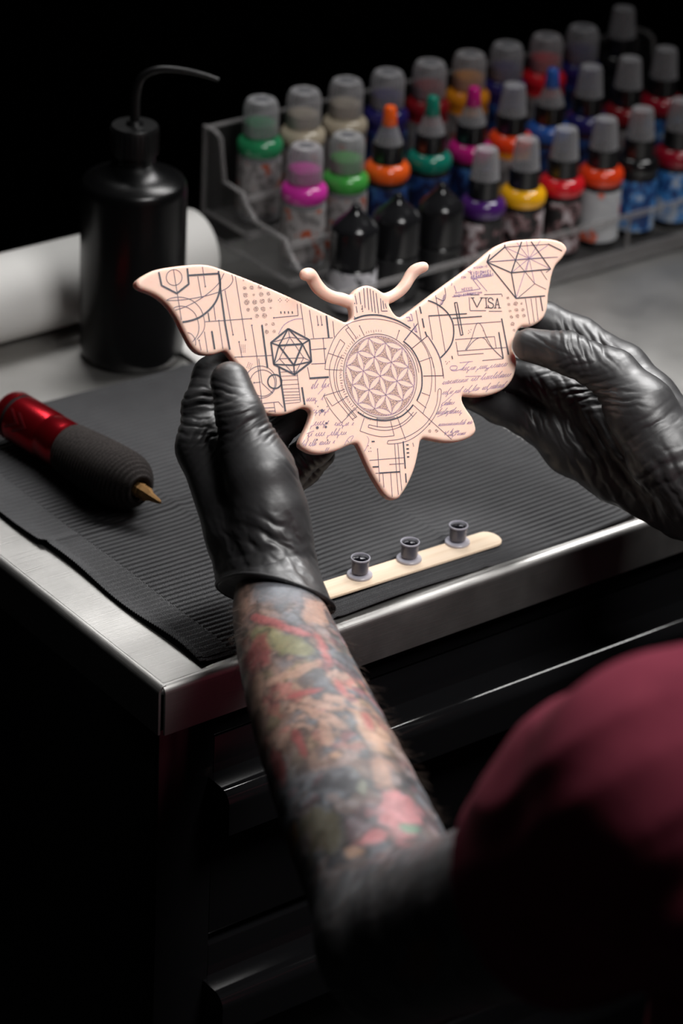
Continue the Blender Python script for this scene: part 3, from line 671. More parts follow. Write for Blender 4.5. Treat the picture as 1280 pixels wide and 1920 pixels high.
# ================================================================== TATTOO MACHINE PEN
M_RED = pmat('anodised_red_aluminium', (0.34, 0.006, 0.013), 0.27, 0.9)
_t = NT(M_RED); _t.bump(_t.noise(_t.coords((900, 900, 40)), 1.0, 3), 0.08, 0.0003)
M_RUB = pmat('black_rubber', (0.006, 0.006, 0.0065), 0.75, 0.0, Specular_IOR_Level=0.15); _t = NT(M_RUB); _t.bump(_t.noise(_t.coords(), 400, 2), 0.1, 0.0003)
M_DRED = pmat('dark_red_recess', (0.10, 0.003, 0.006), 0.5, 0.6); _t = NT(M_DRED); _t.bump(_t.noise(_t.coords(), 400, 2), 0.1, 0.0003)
def wrap_mat():
    m = pmat('charcoal_cohesive_bandage', (0.030, 0.025, 0.023), 0.88, 0.0, Specular_IOR_Level=0.15); t = NT(m)
    n = t.noise(t.coords((1, 1, 1)), 1100, 3, 0.7); t.bump(n, 0.7, 0.0006)
    t.l(t.ramp(n, [(0.35, (0.012, 0.010, 0.0095)), (0.7, (0.042, 0.036, 0.034))]), t.b.inputs['Base Color']); return m
M_WRAP = wrap_mat()
M_BRASS = pmat('amber_cartridge_plastic', (0.34, 0.19, 0.075), 0.22, 0.35); _t = NT(M_BRASS); _t.bump(_t.noise(_t.coords(), 300, 2), 0.08, 0.0004)
M_NEEDLE = pmat('needle_steel', (0.75, 0.72, 0.66), 0.2, 1.0); _t = NT(M_NEEDLE); _t.bump(_t.noise(_t.coords((200, 200, 4000)), 1.0, 2), 0.05, 0.0002)
PR = 0.0157
p_but = at(34, 783, PR+MATZ); p_grip = at(262, 919, 0.0175+MATZ); pd = p_grip-p_but; plen = float(np.linalg.norm(pd)); pdn = pd/plen
pen = empty('tattoo_pen', tuple(p_but), 'red tattoo machine pen with charcoal bandage-wrapped grip lying on the black mat', 'tattoo machine')
pen.rotation_mode = 'QUATERNION'; pen.rotation_quaternion = Vector(pdn).to_track_quat('Z', 'Y')
LG = plen
gl0 = LG-0.069                                     # start of the wrapped grip along the pen
obj('end_cap', lathe('end_cap', [(0, -0.0075), (0.0125, -0.0075), (0.0150, -0.0065), (PR, -0.0045), (PR, 0.0008), (0.0148, 0.0010), (0, 0.001)], 56), M_RED, pen)
obj('rubber_ring', lathe('rubber_ring', [(0, 0.0010), (0.0150, 0.0010), (0.0154, 0.0016), (0.0154, 0.0030), (0.0150, 0.0036), (0, 0.0036)], 56), M_RUB, pen)
barrel = obj('barrel', lathe('barrel', [(0, 0.0036), (0.0150, 0.0036), (PR, 0.0044), (PR, gl0*0.60), (0.0150, gl0*0.60+0.0016), (0.0150, gl0*0.60+0.004), (PR*0.99, gl0*0.60+0.006), (PR*0.985, gl0-0.004), (0.0150, gl0-0.002), (0.0158, gl0+0.001), (0.0150, gl0+0.004), (0, gl0+0.004)], 56), M_RED, pen)
def chevron(zc, wd, aspan=0.75, a0=0.0):
    v = []; f = []; n = 14; r0, r1 = PR-0.0004, PR+0.00025
    for k in range(n+1):
        a = a0-aspan+2*aspan*k/n; sh = abs(a-a0)/aspan*0.011
        for r in (r0, r1):
            for dz_ in (0, wd): v.append((r*math.cos(a), r*math.sin(a), zc-sh+dz_))
    for k in range(n):
        b = 4*k; c = b+4
        f += [(b+2, b+3, c+3, c+2), (b, b+2, c+2, c), (b+1, c+1, c+3, b+3)]
    return auto_smooth(mesh('chevron_groove', v, f), 40)
pm = pen.rotation_quaternion.to_matrix()
toc = pm.inverted() @ Vector(CAM-p_but); ac = math.atan2(toc.y, toc.x)
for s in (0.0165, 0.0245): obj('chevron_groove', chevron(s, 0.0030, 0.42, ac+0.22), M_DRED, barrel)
# wrapped grip: ribbed windings as real relief
gp = []
NW = 24; zz0, zz1 = gl0+0.001, LG+0.0005
for k in range(NW*5+1):
    t = k/(NW*5); z = zz0+(zz1-zz0)*t
    prof_r = 0.0158+0.0024*math.sin(min(1, t*1.5)*math.pi/2)
    if t > 0.70: u = (t-0.70)/0.30; prof_r -= 0.0092*u**2.3
    gp.append((prof_r+0.00052*math.cos(2*math.pi*t*NW), z))
gp = [(0, zz0)]+gp+[(0.0062, zz1-0.001), (0.0058, zz1-0.006), (0, zz1-0.006)]
def skewed(me, amt):
    v = verts(me); a = np.arctan2(v[:, 1], v[:, 0]); v[:, 2] += amt*np.sin(a+0.6)*np.clip((v[:, 2]-zz0)/0.006, 0, 1)*np.clip((zz1-v[:, 2])/0.01, 0, 1); set_verts(me, v); return me
obj('bandage_wrap', skewed(auto_smooth(lathe('bandage_wrap', gp, 64), 180), 0.0012), M_WRAP, pen)
cart = obj('cartridge', lathe('cartridge', [(0, LG-0.006), (0.0048, LG-0.006), (0.0048, LG+0.001), (0.0044, LG+0.0015), (0.0044, LG+0.0075), (0.0040, LG+0.0085), (0.0028, LG+0.0105), (0.0016, LG+0.0180), (0.0009, LG+0.0200), (0, LG+0.0200)], 8, 20), M_BRASS, pen)
obj('needle', lathe('needle', [(0, LG+0.0190), (0.00035, LG+0.0190), (0.00030, LG+0.0218), (0, LG+0.0226)], 8), M_NEEDLE, cart)

# ================================================================== WASH BOTTLE
M_WB = pmat('black_squeeze_plastic', (0.0022, 0.0022, 0.0024), 0.27, 0.0, Specular_IOR_Level=0.32); _t = NT(M_WB); _t.bump(_t.noise(_t.coords(), 250, 2), 0.06, 0.0004)
M_CAPB = pmat('black_cap_plastic', (0.003, 0.003, 0.0032), 0.38, 0.0, Specular_IOR_Level=0.35); _t = NT(M_CAPB); _t.bump(_t.noise(_t.coords(), 250, 2), 0.06, 0.0004)
wb_c = at(247, 664, 0)
wbt = empty('wash_bottle', (wb_c[0], wb_c[1], 0.0), 'black plastic squeeze wash bottle with bent spout standing behind the tattoo pen', 'wash bottle')
R0 = 0.0348
obj('bottle_body', lathe('bottle_body', [(0, 0.0015), (0.026, 0.0), (0.0315, 0.0008), (0.0340, 0.0045), (R0, 0.010), (R0, 0.1190), (0.0342, 0.1235), (0.0325, 0.1262), (0.0240, 0.1300), (0.0175, 0.1335), (0.0150, 0.1365), (0.0128, 0.1385), (0.0128, 0.142), (0, 0.142)], 72), M_WB, wbt)
nk = obj('neck_thread', lathe('neck_thread', [(0.0128, 0.1385), (0.0140, 0.1395), (0.0140, 0.1408), (0.0130, 0.1415), (0.0140, 0.1422), (0.0140, 0.1435), (0.0130, 0.1445), (0, 0.1445)], 48), M_WB, wbt)
cp = obj('screw_cap', lathe('screw_cap', [(0, 0.1440), (0.0148, 0.1440), (0.0153, 0.1446), (0.0153, 0.1622), (0.0146, 0.1632), (0.0060, 0.1634), (0.0052, 0.1650), (0.0045, 0.1665), (0, 0.1665)], 56), M_CAPB, wbt)
for k in range(30):
    a = 2*math.pi*k/30
    rb_ = obj('cap_rib', bpy.data.meshes.get('cap_rib') or box('cap_rib', (0.0150, -0.0005, 0.1460), (0.0158, 0.0005, 0.1610)), M_CAPB, cp); rb_.rotation_euler = (0, 0, a)
rx, ry = _r[0], _r[1]
def sp(u, z): return (u*rx, u*ry, z)
spts = catmull([sp(0, 0.158), sp(0.0, 0.175), sp(0.0008, 0.186), sp(0.0035, 0.1945), sp(0.0090, 0.1995), sp(0.018, 0.2020), sp(0.032, 0.2015), sp(0.045, 0.1990), sp(0.053, 0.1965)], 5)
obj('bent_spout', tube('bent_spout', spts, [0.0034-0.0021*i/(len(spts)-1) for i in range(len(spts))], 14), M_CAPB, wbt)

# ================================================================== PAPER ROLL BEHIND THE BOTTLE
M_PAPER = pmat('white_tissue_paper', (0.60, 0.59, 0.57), 0.85); _t = NT(M_PAPER); _t.bump(_t.noise(_t.coords((600, 600, 600)), 1.0, 3), 0.25, 0.0006)
M_CORE = pmat('brown_card_core', (0.30, 0.21, 0.13), 0.85); _t = NT(M_CORE); _t.bump(_t.noise(_t.coords((300, 300, 300)), 1.0, 3), 0.2, 0.0006)
RR_ = 0.0290
ra_ = np.array([0.319, 0.4285, RR_]); rl = 0.27; rdn = np.array([-1.0, 0.004, 0.0])
roll = empty('paper_roll', tuple(ra_), 'white tissue paper roll lying behind the black wash bottle', 'paper roll')
roll.rotation_mode = 'QUATERNION'; roll.rotation_quaternion = Vector(rdn).to_track_quat('Z', 'Y')
obj('tissue_winding', lathe('tissue_winding', [(0.014, 0.0), (RR_-0.002, 0.0), (RR_, 0.002), (RR_, rl-0.002), (RR_-0.002, rl), (0.014, rl), (0.014, 0.0)], 64), M_PAPER, roll)
obj('card_core', lathe('card_core', [(0.0139, 0.001), (0.0139, rl-0.001), (0.0125, rl-0.001), (0.0125, 0.001), (0.0139, 0.001)], 40), M_CORE, roll)
def towel_mesh():
    v = []; f = []; nx, ny = 10, 14
    for j in range(ny+1):
        for i in range(nx+1):
            x = 0.070*i/nx; y = 0.062*j/ny; v.append((x, y, 0.0016+0.0012*math.sin(x*120+1)*math.sin(y*90)+0.0012))
    for j in range(ny):
        for i in range(nx): b = j*(nx+1)+i; f.append((b, b+1, b+nx+2, b+nx+1))
    n0 = len(v); v += [(x, y, z-0.0012) for x, y, z in v]
    f += [tuple(q+n0 for q in reversed(p)) for p in f]
    def side(a, b): f.append((a, a+n0, b+n0, b))
    for i in range(nx): side(i, i+1); side(ny*(nx+1)+i+1, ny*(nx+1)+i)
    for j in range(ny): side((j+1)*(nx+1), j*(nx+1)); side(j*(nx+1)+nx, (j+1)*(nx+1)+nx)
    return shade(mesh('folded_tissue', v, f))
tw = at(334, 697, 0.001)
tag(obj('folded_tissue', towel_mesh(), M_PAPER, None, (tw[0]+0.016, tw[1]+0.0015, 0.0002)), 'folded white tissue lying flat on the steel right beside the wash bottle', 'tissue').rotation_euler = (0, 0, 0.0)

# ================================================================== ACRYLIC BOTTLE RACK
M_ACR = clear_mat('clear_acrylic', (0.96, 0.96, 0.96), (0.20, 0.195, 0.195), 0.02, 0.12, 0.25)
M_ACRE = clear_mat('frosted_acrylic_edge', (0.9, 0.9, 0.9), (0.36, 0.345, 0.345), 0.25, 0.35, 0.3)
RX0, RX1 = 0.338, 0.742
COLX = [0.3660+0.0368*k for k in range(10)]
ROWY = [0.3200, 0.3720, 0.4230]; ROWZ = [0.0130, 0.0295, 0.0455]
rack = empty('acrylic_rack', (RX0, ROWY[0]-0.022, 0.0), 'clear acrylic three-tier rack holding the rows of ink bottles', 'bottle rack')
ox, oy = RX0, ROWY[0]-0.022
def rbox(name, lo, hi, mat, bev=0.0008):
    me = box(name, (lo[0]-ox, lo[1]-oy, lo[2]), (hi[0]-ox, hi[1]-oy, hi[2]), bev); return obj(name, me, mat, rack)
T_ = 0.003
for r in range(3):
    y0 = ROWY[r]-0.0205; y1 = ROWY[r]+0.0295 if r < 2 else ROWY[r]+0.026
    rbox('tier_shelf', (RX0+T_, y0, ROWZ[r]-T_), (RX1-T_, y1, ROWZ[r]), M_ACR)
    rbox('shelf_edge', (RX0+T_, y0-0.0022, ROWZ[r]-0.011 if r == 0 else ROWZ[r]-0.005), (RX1-T_, y0, ROWZ[r]+0.0005), M_ACRE)
    rbox('guard_rail', (RX0+T_, y0-0.0016, ROWZ[r]+0.023), (RX1-T_, y0+0.0010, ROWZ[r]+0.0275), M_ACRE)
    if r < 2: rbox('riser', (RX0+T_, y1-0.0005, ROWZ[r]), (RX1-T_, y1+0.002, ROWZ[r+1]-T_), M_ACR)
    for k in (3, 7):
        xk = (COLX[k-1]+COLX[k])/2
        if r == 0: rbox('rail_post', (xk-0.0015, y0-0.0014, ROWZ[r]), (xk+0.0015, y0+0.0008, ROWZ[r]+0.023), M_ACRE)
yb = ROWY[2]+0.026
rbox('back_panel', (RX0+T_, yb, 0.0), (RX1-T_, yb+T_, 0.1065), M_ACR)
rbox('back_rail', (RX0+T_, yb-0.0004, 0.1065), (RX1-T_, yb+T_+0.0004, 0.1085), M_ACRE)
# stepped end panels with bright polished edges
def step_outline():
    pts = [(ROWY[0]-0.022, 0.0), (ROWY[0]-0.022, ROWZ[0]+0.028)]
    for r in range(3):
        yA = ROWY[r]-0.022; top = ROWZ[r]+0.028
        if r: pts += [(yA-0.012, ROWZ[r-1]+0.030), (yA-0.004, ROWZ[r-1]+0.036), (yA, top-0.006)]
        pts += [(yA+0.004, top+0.001)]
    pts += [(ROWY[2]+0.004, ROWZ[2]+0.030), (ROWY[2]+0.010, ROWZ[2]+0.060), (ROWY[2]+0.016, 0.1085), (yb+T_, 0.1085), (yb+T_, 0.0)]
    return pts
SO = step_outline()
for xs_ in (RX0, RX1-T_):
    ep = obj('end_panel', extrude_profile('end_panel', [(y-oy, z) for y, z in SO], 'x', xs_-ox, xs_-ox+T_), M_ACR, rack)
    path = [(xs_-ox+T_/2, y-oy, z) for y, z in SO]
    obj('polished_edge', tube('polished_edge', [Vector(p) for p in path[1:]], 0.00165, 8), M_ACRE, ep)
    for r in (1, 2):
        obj('polished_edge', tube('polished_edge', [Vector((xs_-ox+T_/2, ROWY[r]-0.022-oy, ROWZ[r])), Vector((xs_-ox+T_/2, yb-oy, ROWZ[r]))], 0.0014, 8), M_ACRE, ep)

# ------------------------------------------------------------------ ink bottles
def plast(name, col, rough=0.3): 
    m = pmat(name, col, rough); t = NT(m); t.bump(t.noise(t.coords(), 120, 2), 0.02, 0.0004)
    return m
COLS = {'green': (0.02, 0.20, 0.08), 'teal': (0.006, 0.17, 0.12), 'pink': (0.52, 0.03, 0.30), 'leaf': (0.05, 0.30, 0.05), 'cream': (0.42, 0.36, 0.27), 'orange': (0.80, 0.105, 0.012), 'navy': (0.018, 0.015, 0.11), 'dark_red': (0.20, 0.008, 0.012),
        'magenta': (0.42, 0.01, 0.16), 'amber': (0.62, 0.22, 0.012), 'red': (0.60, 0.012, 0.020), 'yellow': (0.85, 0.42, 0.008), 'purple': (0.055, 0.012, 0.12), 'blue': (0.02, 0.09, 0.36), 'black': (0.008, 0.008, 0.009), 'vermilion': (0.78, 0.055, 0.010), 'crimson': (0.30, 0.006, 0.02)}
MP = {k: plast(k+'_ink_plastic', c, 0.14) for k, c in COLS.items()}
M_CLR = clear_mat('frosted_clear_cap', (0.88, 0.88, 0.90), (0.44, 0.435, 0.45), 0.30, 0.30)
M_NOZ = clear_mat('clear_nozzle', (0.90, 0.90, 0.92), (0.38, 0.375, 0.39), 0.36, 0.30)
M_HOLE = plast('shadowed_cap_dimple', (0.10, 0.10, 0.11), 0.5)
def label_mat(name, stops, scale, rot=0.0):
    m = pmat(name, (0.5, 0.5, 0.5), 0.4); t = NT(m); v = t.coords((scale, scale, scale*0.8)); n = t.noise(v, 1.0, 3, 0.6)
    t.l(t.ramp(n, stops, 'CONSTANT'), t.b.inputs['Base Color']); return m
M_LAB_DARK = label_mat('black_label_pink_grey_print', [(0.0, (0.012, 0.010, 0.011)), (0.50, (0.20, 0.11, 0.115)), (0.58, (0.50, 0.44, 0.46))], 110)
M_LAB_WHITE = label_mat('white_label_dark_print', [(0.0, (0.03, 0.03, 0.035)), (0.42, (0.55, 0.54, 0.57))], 130)
M_LAB_BLUE = label_mat('blue_label_white_print', [(0.0, (0.012, 0.05, 0.20)), (0.47, (0.05, 0.24, 0.60)), (0.57, (0.42, 0.50, 0.62))], 100)
M_LAB_NAVY = label_mat('dark_blue_label', [(0.0, (0.008, 0.012, 0.05)), (0.5, (0.015, 0.055, 0.20)), (0.62, (0.05, 0.15, 0.35))], 90)
M_LAB_CLR = label_mat('clear_label_red_print', [(0.0, (0.16, 0.15, 0.15)), (0.46, (0.30, 0.28, 0.28)), (0.60, (0.36, 0.07, 0.03))], 90)
M_LAB_STRIPE = label_mat('white_label_orange_stripe', [(0.0, (0.52, 0.53, 0.55)), (0.55, (0.42, 0.43, 0.47)), (0.60, (0.75, 0.16, 0.09))], 60)
M_LAB_BLACK = label_mat('plain_black_label', [(0.0, (0.010, 0.010, 0.011)), (0.66, (0.10, 0.10, 0.105))], 100)
BR = 0.0152
LATHES = {}
def shared(name, prof, n=28, ang=35):
    key = (name, tuple(prof))
    if key not in LATHES: LATHES[key] = lathe(name, prof, n, ang)
    return LATHES[key]
def part(name, prof, mat, parent, n=28):
    me = shared(name, prof, n); key = (name, tuple(prof), mat.name)
    if me.materials and me.materials[0] != mat:
        if key not in LATHES: LATHES[key] = me.copy(); LATHES[key].materials.clear()
        me = LATHES[key]
    return obj(name, me, mat, parent)
P_BODY = [(0, 0.0), (0.0140, 0.0), (BR, 0.0012), (BR, 0.0460), (0.0148, 0.0480), (0, 0.0480)]
P_LABEL = [(BR+0.0001, 0.0060), (BR+0.0003, 0.0062), (BR+0.0003, 0.0438), (BR+0.0001, 0.0440)]
P_RING = [(0.0148, 0.0478), (0.0160, 0.0500), (0.0163, 0.0530), (0.0158, 0.0565), (0.0135, 0.0590), (0.0105, 0.0602), (0, 0.0602)]
P_NECK = [(0.0105, 0.0600), (0.0112, 0.0606), (0.0112, 0.0700), (0, 0.0700)]
P_DOME = [(0.0122, 0.0615), (0.0125, 0.0620), (0.0122, 0.0790), (0.0114, 0.0835), (0.0098, 0.0862), (0.0070, 0.0872), (0.0050, 0.0862), (0.0, 0.0860)]
P_DIMP = [(0.0048, 0.0863), (0.0044, 0.0868), (0, 0.0868)]
P_COL = [(0.0108, 0.0600), (0.0112, 0.0604), (0.0112, 0.0730), (0.0104, 0.0738), (0, 0.0738)]
P_NOZ = [(0.0100, 0.0738), (0.0092, 0.0760), (0.0060, 0.0850), (0.0052, 0.0870), (0, 0.0870)]
P_TIP = [(0.0054, 0.0868), (0.0056, 0.0872), (0.0042, 0.0990), (0.0034, 0.1000), (0, 0.1000)]
P_LONG = [(0.0104, 0.0738), (0.0100, 0.0745), (0.0082, 0.0930), (0.0074, 0.0950), (0.0055, 0.0952), (0, 0.0952)]
P_BBODY = [(0, 0.0), (0.0150, 0.0), (0.0163, 0.0012), (0.0163, 0.0330), (0.0150, 0.0345), (0, 0.0345)]
P_BLAB = [(0.0164, 0.0040), (0.0166, 0.0042), (0.0166, 0.0318), (0.0164, 0.0320)]
P_BCAP = [(0.0162, 0.0345), (0.0166, 0.0350), (0.0166, 0.0590), (0.0161, 0.0610), (0.0145, 0.0632), (0.0105, 0.0668), (0.0062, 0.0705), (0.0036, 0.0735), (0.0030, 0.0762), (0.0020, 0.0772), (0, 0.0773)]
def bottle(col, row, kind, ring, label_m, text, tip=None, body='black', dx=0.0):
    e = empty('ink_bottle', (COLX[col]+dx+random.uniform(-.0008, .0008), ROWY[row]+random.uniform(-.0012, .0012), ROWZ[row]), text, 'ink bottle', 'tattoo ink bottles in the acrylic rack')
    e.rotation_euler = (0, 0, random.uniform(0, 6.28))
    if kind == 'black':
        b = part('bottle_body', P_BBODY, MP['black'], e); part('label', P_BLAB, label_m, b); part('cone_cap', P_BCAP, MP['black'], e); return e
    b = part('bottle_body', P_BODY, MP[body] if body in MP else M_CLR, e); part('label', P_LABEL, label_m, b)
    part('shoulder', P_RING, MP[ring], e)
    if kind == 'dome':
        part('neck', P_NECK, MP[ring], e); c = part('clear_cap', P_DOME, M_CLR, e); part('cap_dimple', P_DIMP, M_HOLE, c)
    elif kind == 'tip':
        part('collar', P_COL, MP['black'], e); z = part('nozzle', P_NOZ, M_NOZ, e); part('nozzle_tip', P_TIP, MP[tip], z)
    elif kind == 'long':
        part('collar', P_COL, MP['black'], e); part('nozzle', P_LONG, M_NOZ, e)
    return e
B = 'ink bottle'
# back row, left to right
back = [('dome','green',M_LAB_CLR,'green '+B+' with clear dome cap, back row, end of rack beside the wash bottle'),('dome','cream',M_LAB_CLR,'cream '+B+' with clear cap, back row, next to the green one'),('dome','cream',M_LAB_CLR,'cream '+B+' with clear cap, back row, behind the leaf green and orange-tipped ones'),
 ('dome','navy',M_LAB_NAVY,'navy '+B+' with clear cap, back row, behind the orange-tipped one'),('dome','dark_red',M_LAB_CLR,'dark red '+B+' with clear cap, back row, behind the teal-tipped one'),('dome','amber',M_LAB_CLR,'amber '+B+' with clear cap, back row, behind the magenta-tipped one'),
 ('dome','navy',M_LAB_NAVY,'navy '+B+' with clear cap, back row, between the amber and the red one'),('dome','red',M_LAB_CLR,'red '+B+' with clear cap, back row, behind the blue-tipped one'),('dome','navy',M_LAB_NAVY,'navy '+B+' with clear cap, back row, between the red and the black-capped one'),
 ('long','black',M_LAB_BLACK,'black '+B+', back row, furthest right and darkest')]
for k, (kd, rg, lm, tx) in enumerate(back): bottle(k, 2, kd, rg, lm, tx, body='clear' if rg in ('green', 'cream') else rg)
mid = [('dome','pink',M_LAB_CLR,'pink '+B+' with clear cap, middle row, end of rack',None),('dome','leaf',M_LAB_CLR,'leaf green '+B+' with clear cap, middle row, behind a black bottle',None),('tip','orange',M_LAB_NAVY,'orange '+B+' with orange nozzle tip, middle row','orange'),('tip','teal',M_LAB_NAVY,'teal '+B+' with teal nozzle tip, middle row','teal'),
 ('tip','magenta',M_LAB_NAVY,'magenta '+B+' with magenta nozzle tip, middle row','magenta'),('long','vermilion',M_LAB_CLR,'orange '+B+' with long clear nozzle, middle row, behind the yellow one',None),('tip','blue',M_LAB_NAVY,'blue '+B+' with blue nozzle tip, middle row','blue'),('long','navy',M_LAB_NAVY,'navy '+B+' with clear nozzle, middle row, behind the orange one with striped label',None),
 ('long','dark_red',M_LAB_CLR,'dark red '+B+' with clear nozzle, middle row, behind the black one with blue label',None),('long','crimson',M_LAB_BLUE,'crimson '+B+' with clear nozzle, middle row, cut by the right picture edge',None)]
for k, (kd, rg, lm, tx, tp) in enumerate(mid): bottle(k, 1, kd, rg, lm, tx, tp, body='clear' if rg in ('pink', 'leaf') else ('amber' if rg == 'vermilion' else 'black'))
front = [('black','black',M_LAB_WHITE,'black cone-capped '+B+' with white barcode label, front row'),('black','black',M_LAB_BLACK,'black cone-capped '+B+' with dark label, front row, middle of the three'),('black','black',M_LAB_BLACK,'black cone-capped '+B+' with dark label, front row, next to the purple one'),
 ('long','purple',M_LAB_DARK,'purple '+B+' with clear nozzle and black collar, front row'),('long','yellow',M_LAB_DARK,'yellow-shouldered '+B+' with clear nozzle, front row'),('long','red',M_LAB_DARK,'red-shouldered '+B+' with clear nozzle and dark label, front row'),('long','vermilion',M_LAB_STRIPE,'orange-shouldered '+B+' with white and orange striped label, front row'),
 ('long','black',M_LAB_BLUE,'black-shouldered '+B+' with light blue label, front row'),('long','crimson',M_LAB_BLUE,'red-shouldered '+B+' with blue label, front row, cut by the right picture edge')]
for k, (kd, rg, lm, tx) in enumerate(front): bottle(k, 0, kd, rg, lm, tx, dx=0.006)

# ================================================================== THE PERSON: ARMS, GLOVES, T-SHIRT
def J(x, y, d, r): return (atd(x, y, d), r*0.001)
def W(x, y, z, r): return (np.array([x, y, z]), r)
person = empty('person', (0.13, -0.48, -0.90), 'person in a maroon T-shirt and black gloves, tattooed forearm, holding up the moth', 'person')
def pobj(name, me, mat):
    o = obj(name, me, mat, person); o.location = (-0.13, 0.48, 0.90); return o

def glove_fn(palm, fingers, cut_p, cut_n, k=0.010, extra=None):
    def fn(P):
        pd_ = None
        for ch in palm:
            c = chain(P, ch, 0.006); pd_ = c if pd_ is None else smin(pd_, c, k)
        D = pd_
        for ch in fingers: D = np.minimum(D, smin(pd_, chain(P, ch, 0.004), 0.007))
        if cut_p is not None: D = np.maximum(D, (P-cut_p.astype(np.float32))@cut_n.astype(np.float32))
        return D
    return fn
def bounds(chains, pad=0.006):
    a = np.array([p for ch in chains for p, r in ch]); r = np.array([r for ch in chains for p, r in ch])[:, None]
    return (a-r).min(0)-pad, (a+r).max(0)+pad
def folds(me, feats, seed, noise_amp=0.00012):
    """press creases into the surface along its normals"""
    v = verts(me); n = normals(me); xy, d = view_xy(v); disp = np.zeros(len(v))
    wob = fbm(v*90, seed, 2)-0.5; wob2 = fbm(v*220, seed+5, 2)-0.5
    for (cx, cy, ang, Lu, Lw, lam, amp) in feats:
        a = math.radians(ang); e = xy-np.array([cx, cy]); u = e@np.array([math.cos(a), math.sin(a)]); w_ = e@np.array([-math.sin(a), math.cos(a)])
        g = np.exp(-(u/Lu)**2-(w_/Lw)**2)
        ph = 2*np.pi*(w_+wob*lam*0.9+wob2*lam*0.25+0.06*u)/lam
        cr = (0.5+0.5*np.cos(ph))**1.8          # narrow valleys between soft ridges
        disp += amp*0.0009*g*(0.35-cr)
    disp += noise_amp*(fbm(v*140, seed+9, 3)-0.5)*2
    set_verts(me, v+n*disp[:, None]); return me
def glove_mat():
    m = pmat('black_nitrile', (0.019, 0.0185, 0.0195), 0.40, 0.0, Specular_IOR_Level=0.7); t = NT(m)
    n1 = t.noise(t.coords(), 2600, 2, 0.6); n2 = t.noise(t.coords(), 260, 3, 0.55)
    ad = t.n('ShaderNodeMath', _operation='MULTIPLY_ADD'); ad.inputs[1].default_value = 0.22; t.l(n1, ad.inputs[0]); t.l(n2, ad.inputs[2]); t.bump(ad.outputs[0], 0.12, 0.0005)
    rr(t, n2, 0.40, 0.52); return m
M_GLOVE = glove_mat()

# ---- left hand: thumb on the face of the wing, fingers behind it
Lp = [[J(385,838,1.674,15.5),J(450,1000,1.662,18.5),J(466,1075,1.660,17.0),J(490,1180,1.63,18)],
      [J(470,848,1.650,16),J(487,890,1.647,19),J(503,960,1.648,20.5),J(510,1010,1.650,21),J(531,1080,1.655,17.5),J(560,1180,1.625,18)],
      [J(500,1030,1.660,20),J(521,1150,1.632,25.8),J(555,1250,1.598,28.5)], [J(430,865,1.700,13),J(480,1010,1.675,18)], [J(455,920,1.712,13),J(495,1020,1.678,18)], [J(475,960,1.716,12),J(505,1030,1.680,17)]]
Lf = [[J(385,838,1.674,15),J(383,765,1.684,12.2),J(398,705,1.690,10.6),J(432,678,1.6885,9.4)],
      [J(470,848,1.650,15.5),J(450,780,1.6475,13),J(431,715,1.6560,10.9)],
      [J(430,865,1.700,13),J(505,817,1.722,10.8),J(550,778,1.716,9.6),J(580,745,1.7095,8.8)],
      [J(455,920,1.712,13),J(540,882,1.730,10.8),J(592,838,1.722,9.6),J(627,803,1.715,8.8)],
      [J(475,960,1.716,12),J(528,915,1.740,9.8),J(572,880,1.740,8.6),J(603,852,1.733,7.8)]]
ax_l = atd(571,1300,1.585)-atd(500,1090,1.655); ax_l /= np.linalg.norm(ax_l)
cn = -UP*0.93-RIGHT*0.30-FWD*0.33; cn /= np.linalg.norm(cn)
cpt = atd(508,1116,1.641)
lo_, hi_ = bounds(Lp+Lf)
me = sdf_mesh('glove', glove_fn(Lp, Lf, cpt, cn), lo_, hi_, 0.0011)
me = subdiv(me, 1)
LFE = [(432,765,-8,38,22,14,0.85),(445,800,-25,45,22,17,0.85),(425,735,25,26,16,15,0.6),(365,745,4,40,40,17,0.8),(362,800,12,45,26,15,0.75),(385,815,-35,45,28,16,0.8),(405,850,-45,50,20,15,0.55),
       (440,1030,65,50,70,38,0.9),(500,1000,20,60,30,26,0.9),(530,1020,35,60,40,30,1.0),(470,1060,-10,70,22,22,0.8),(420,960,70,60,35,34,0.5),(545,985,60,40,26,24,0.7),(510,800,-30,30,20,12,0.8),(565,860,50,40,30,14,0.8),(560,1060,55,50,30,26,0.9)]
folds(me, LFE, 3)
gl = pobj('glove', me, M_GLOVE); gl['label'] = 'black nitrile glove on the left hand'
# rolled rim of the cuff
def cuff_ring(fn, cpt_, cn_, rad_guess, n=72, off=-0.0012):
    u = np.cross(cn_, [0.2, 0.3, 0.9]); u /= np.linalg.norm(u); w_ = np.cross(cn_, u); pts = []
    base = cpt_+cn_*off
    for k in range(n):
        a = 2*math.pi*k/n; dr = u*math.cos(a)+w_*math.sin(a); lo_r, hi_r = 0.005, 0.075
        for _ in range(24):
            m_ = (lo_r+hi_r)/2; p = (base+dr*m_).astype(np.float32)[None]
            if fn(p)[0] < 0: lo_r = m_
            else: hi_r = m_
        pts.append(base+dr*(lo_r+0.0002+0.0006*math.sin(3*a)))
    return pts
ring = cuff_ring(glove_fn(Lp, Lf, None, None), cpt, cn, 0.03)
cr_me = tube('cuff_rim', [Vector(p) for p in ring+ring[:2]], 0.0011, 8)
obj('cuff_rim', cr_me, M_GLOVE, gl)

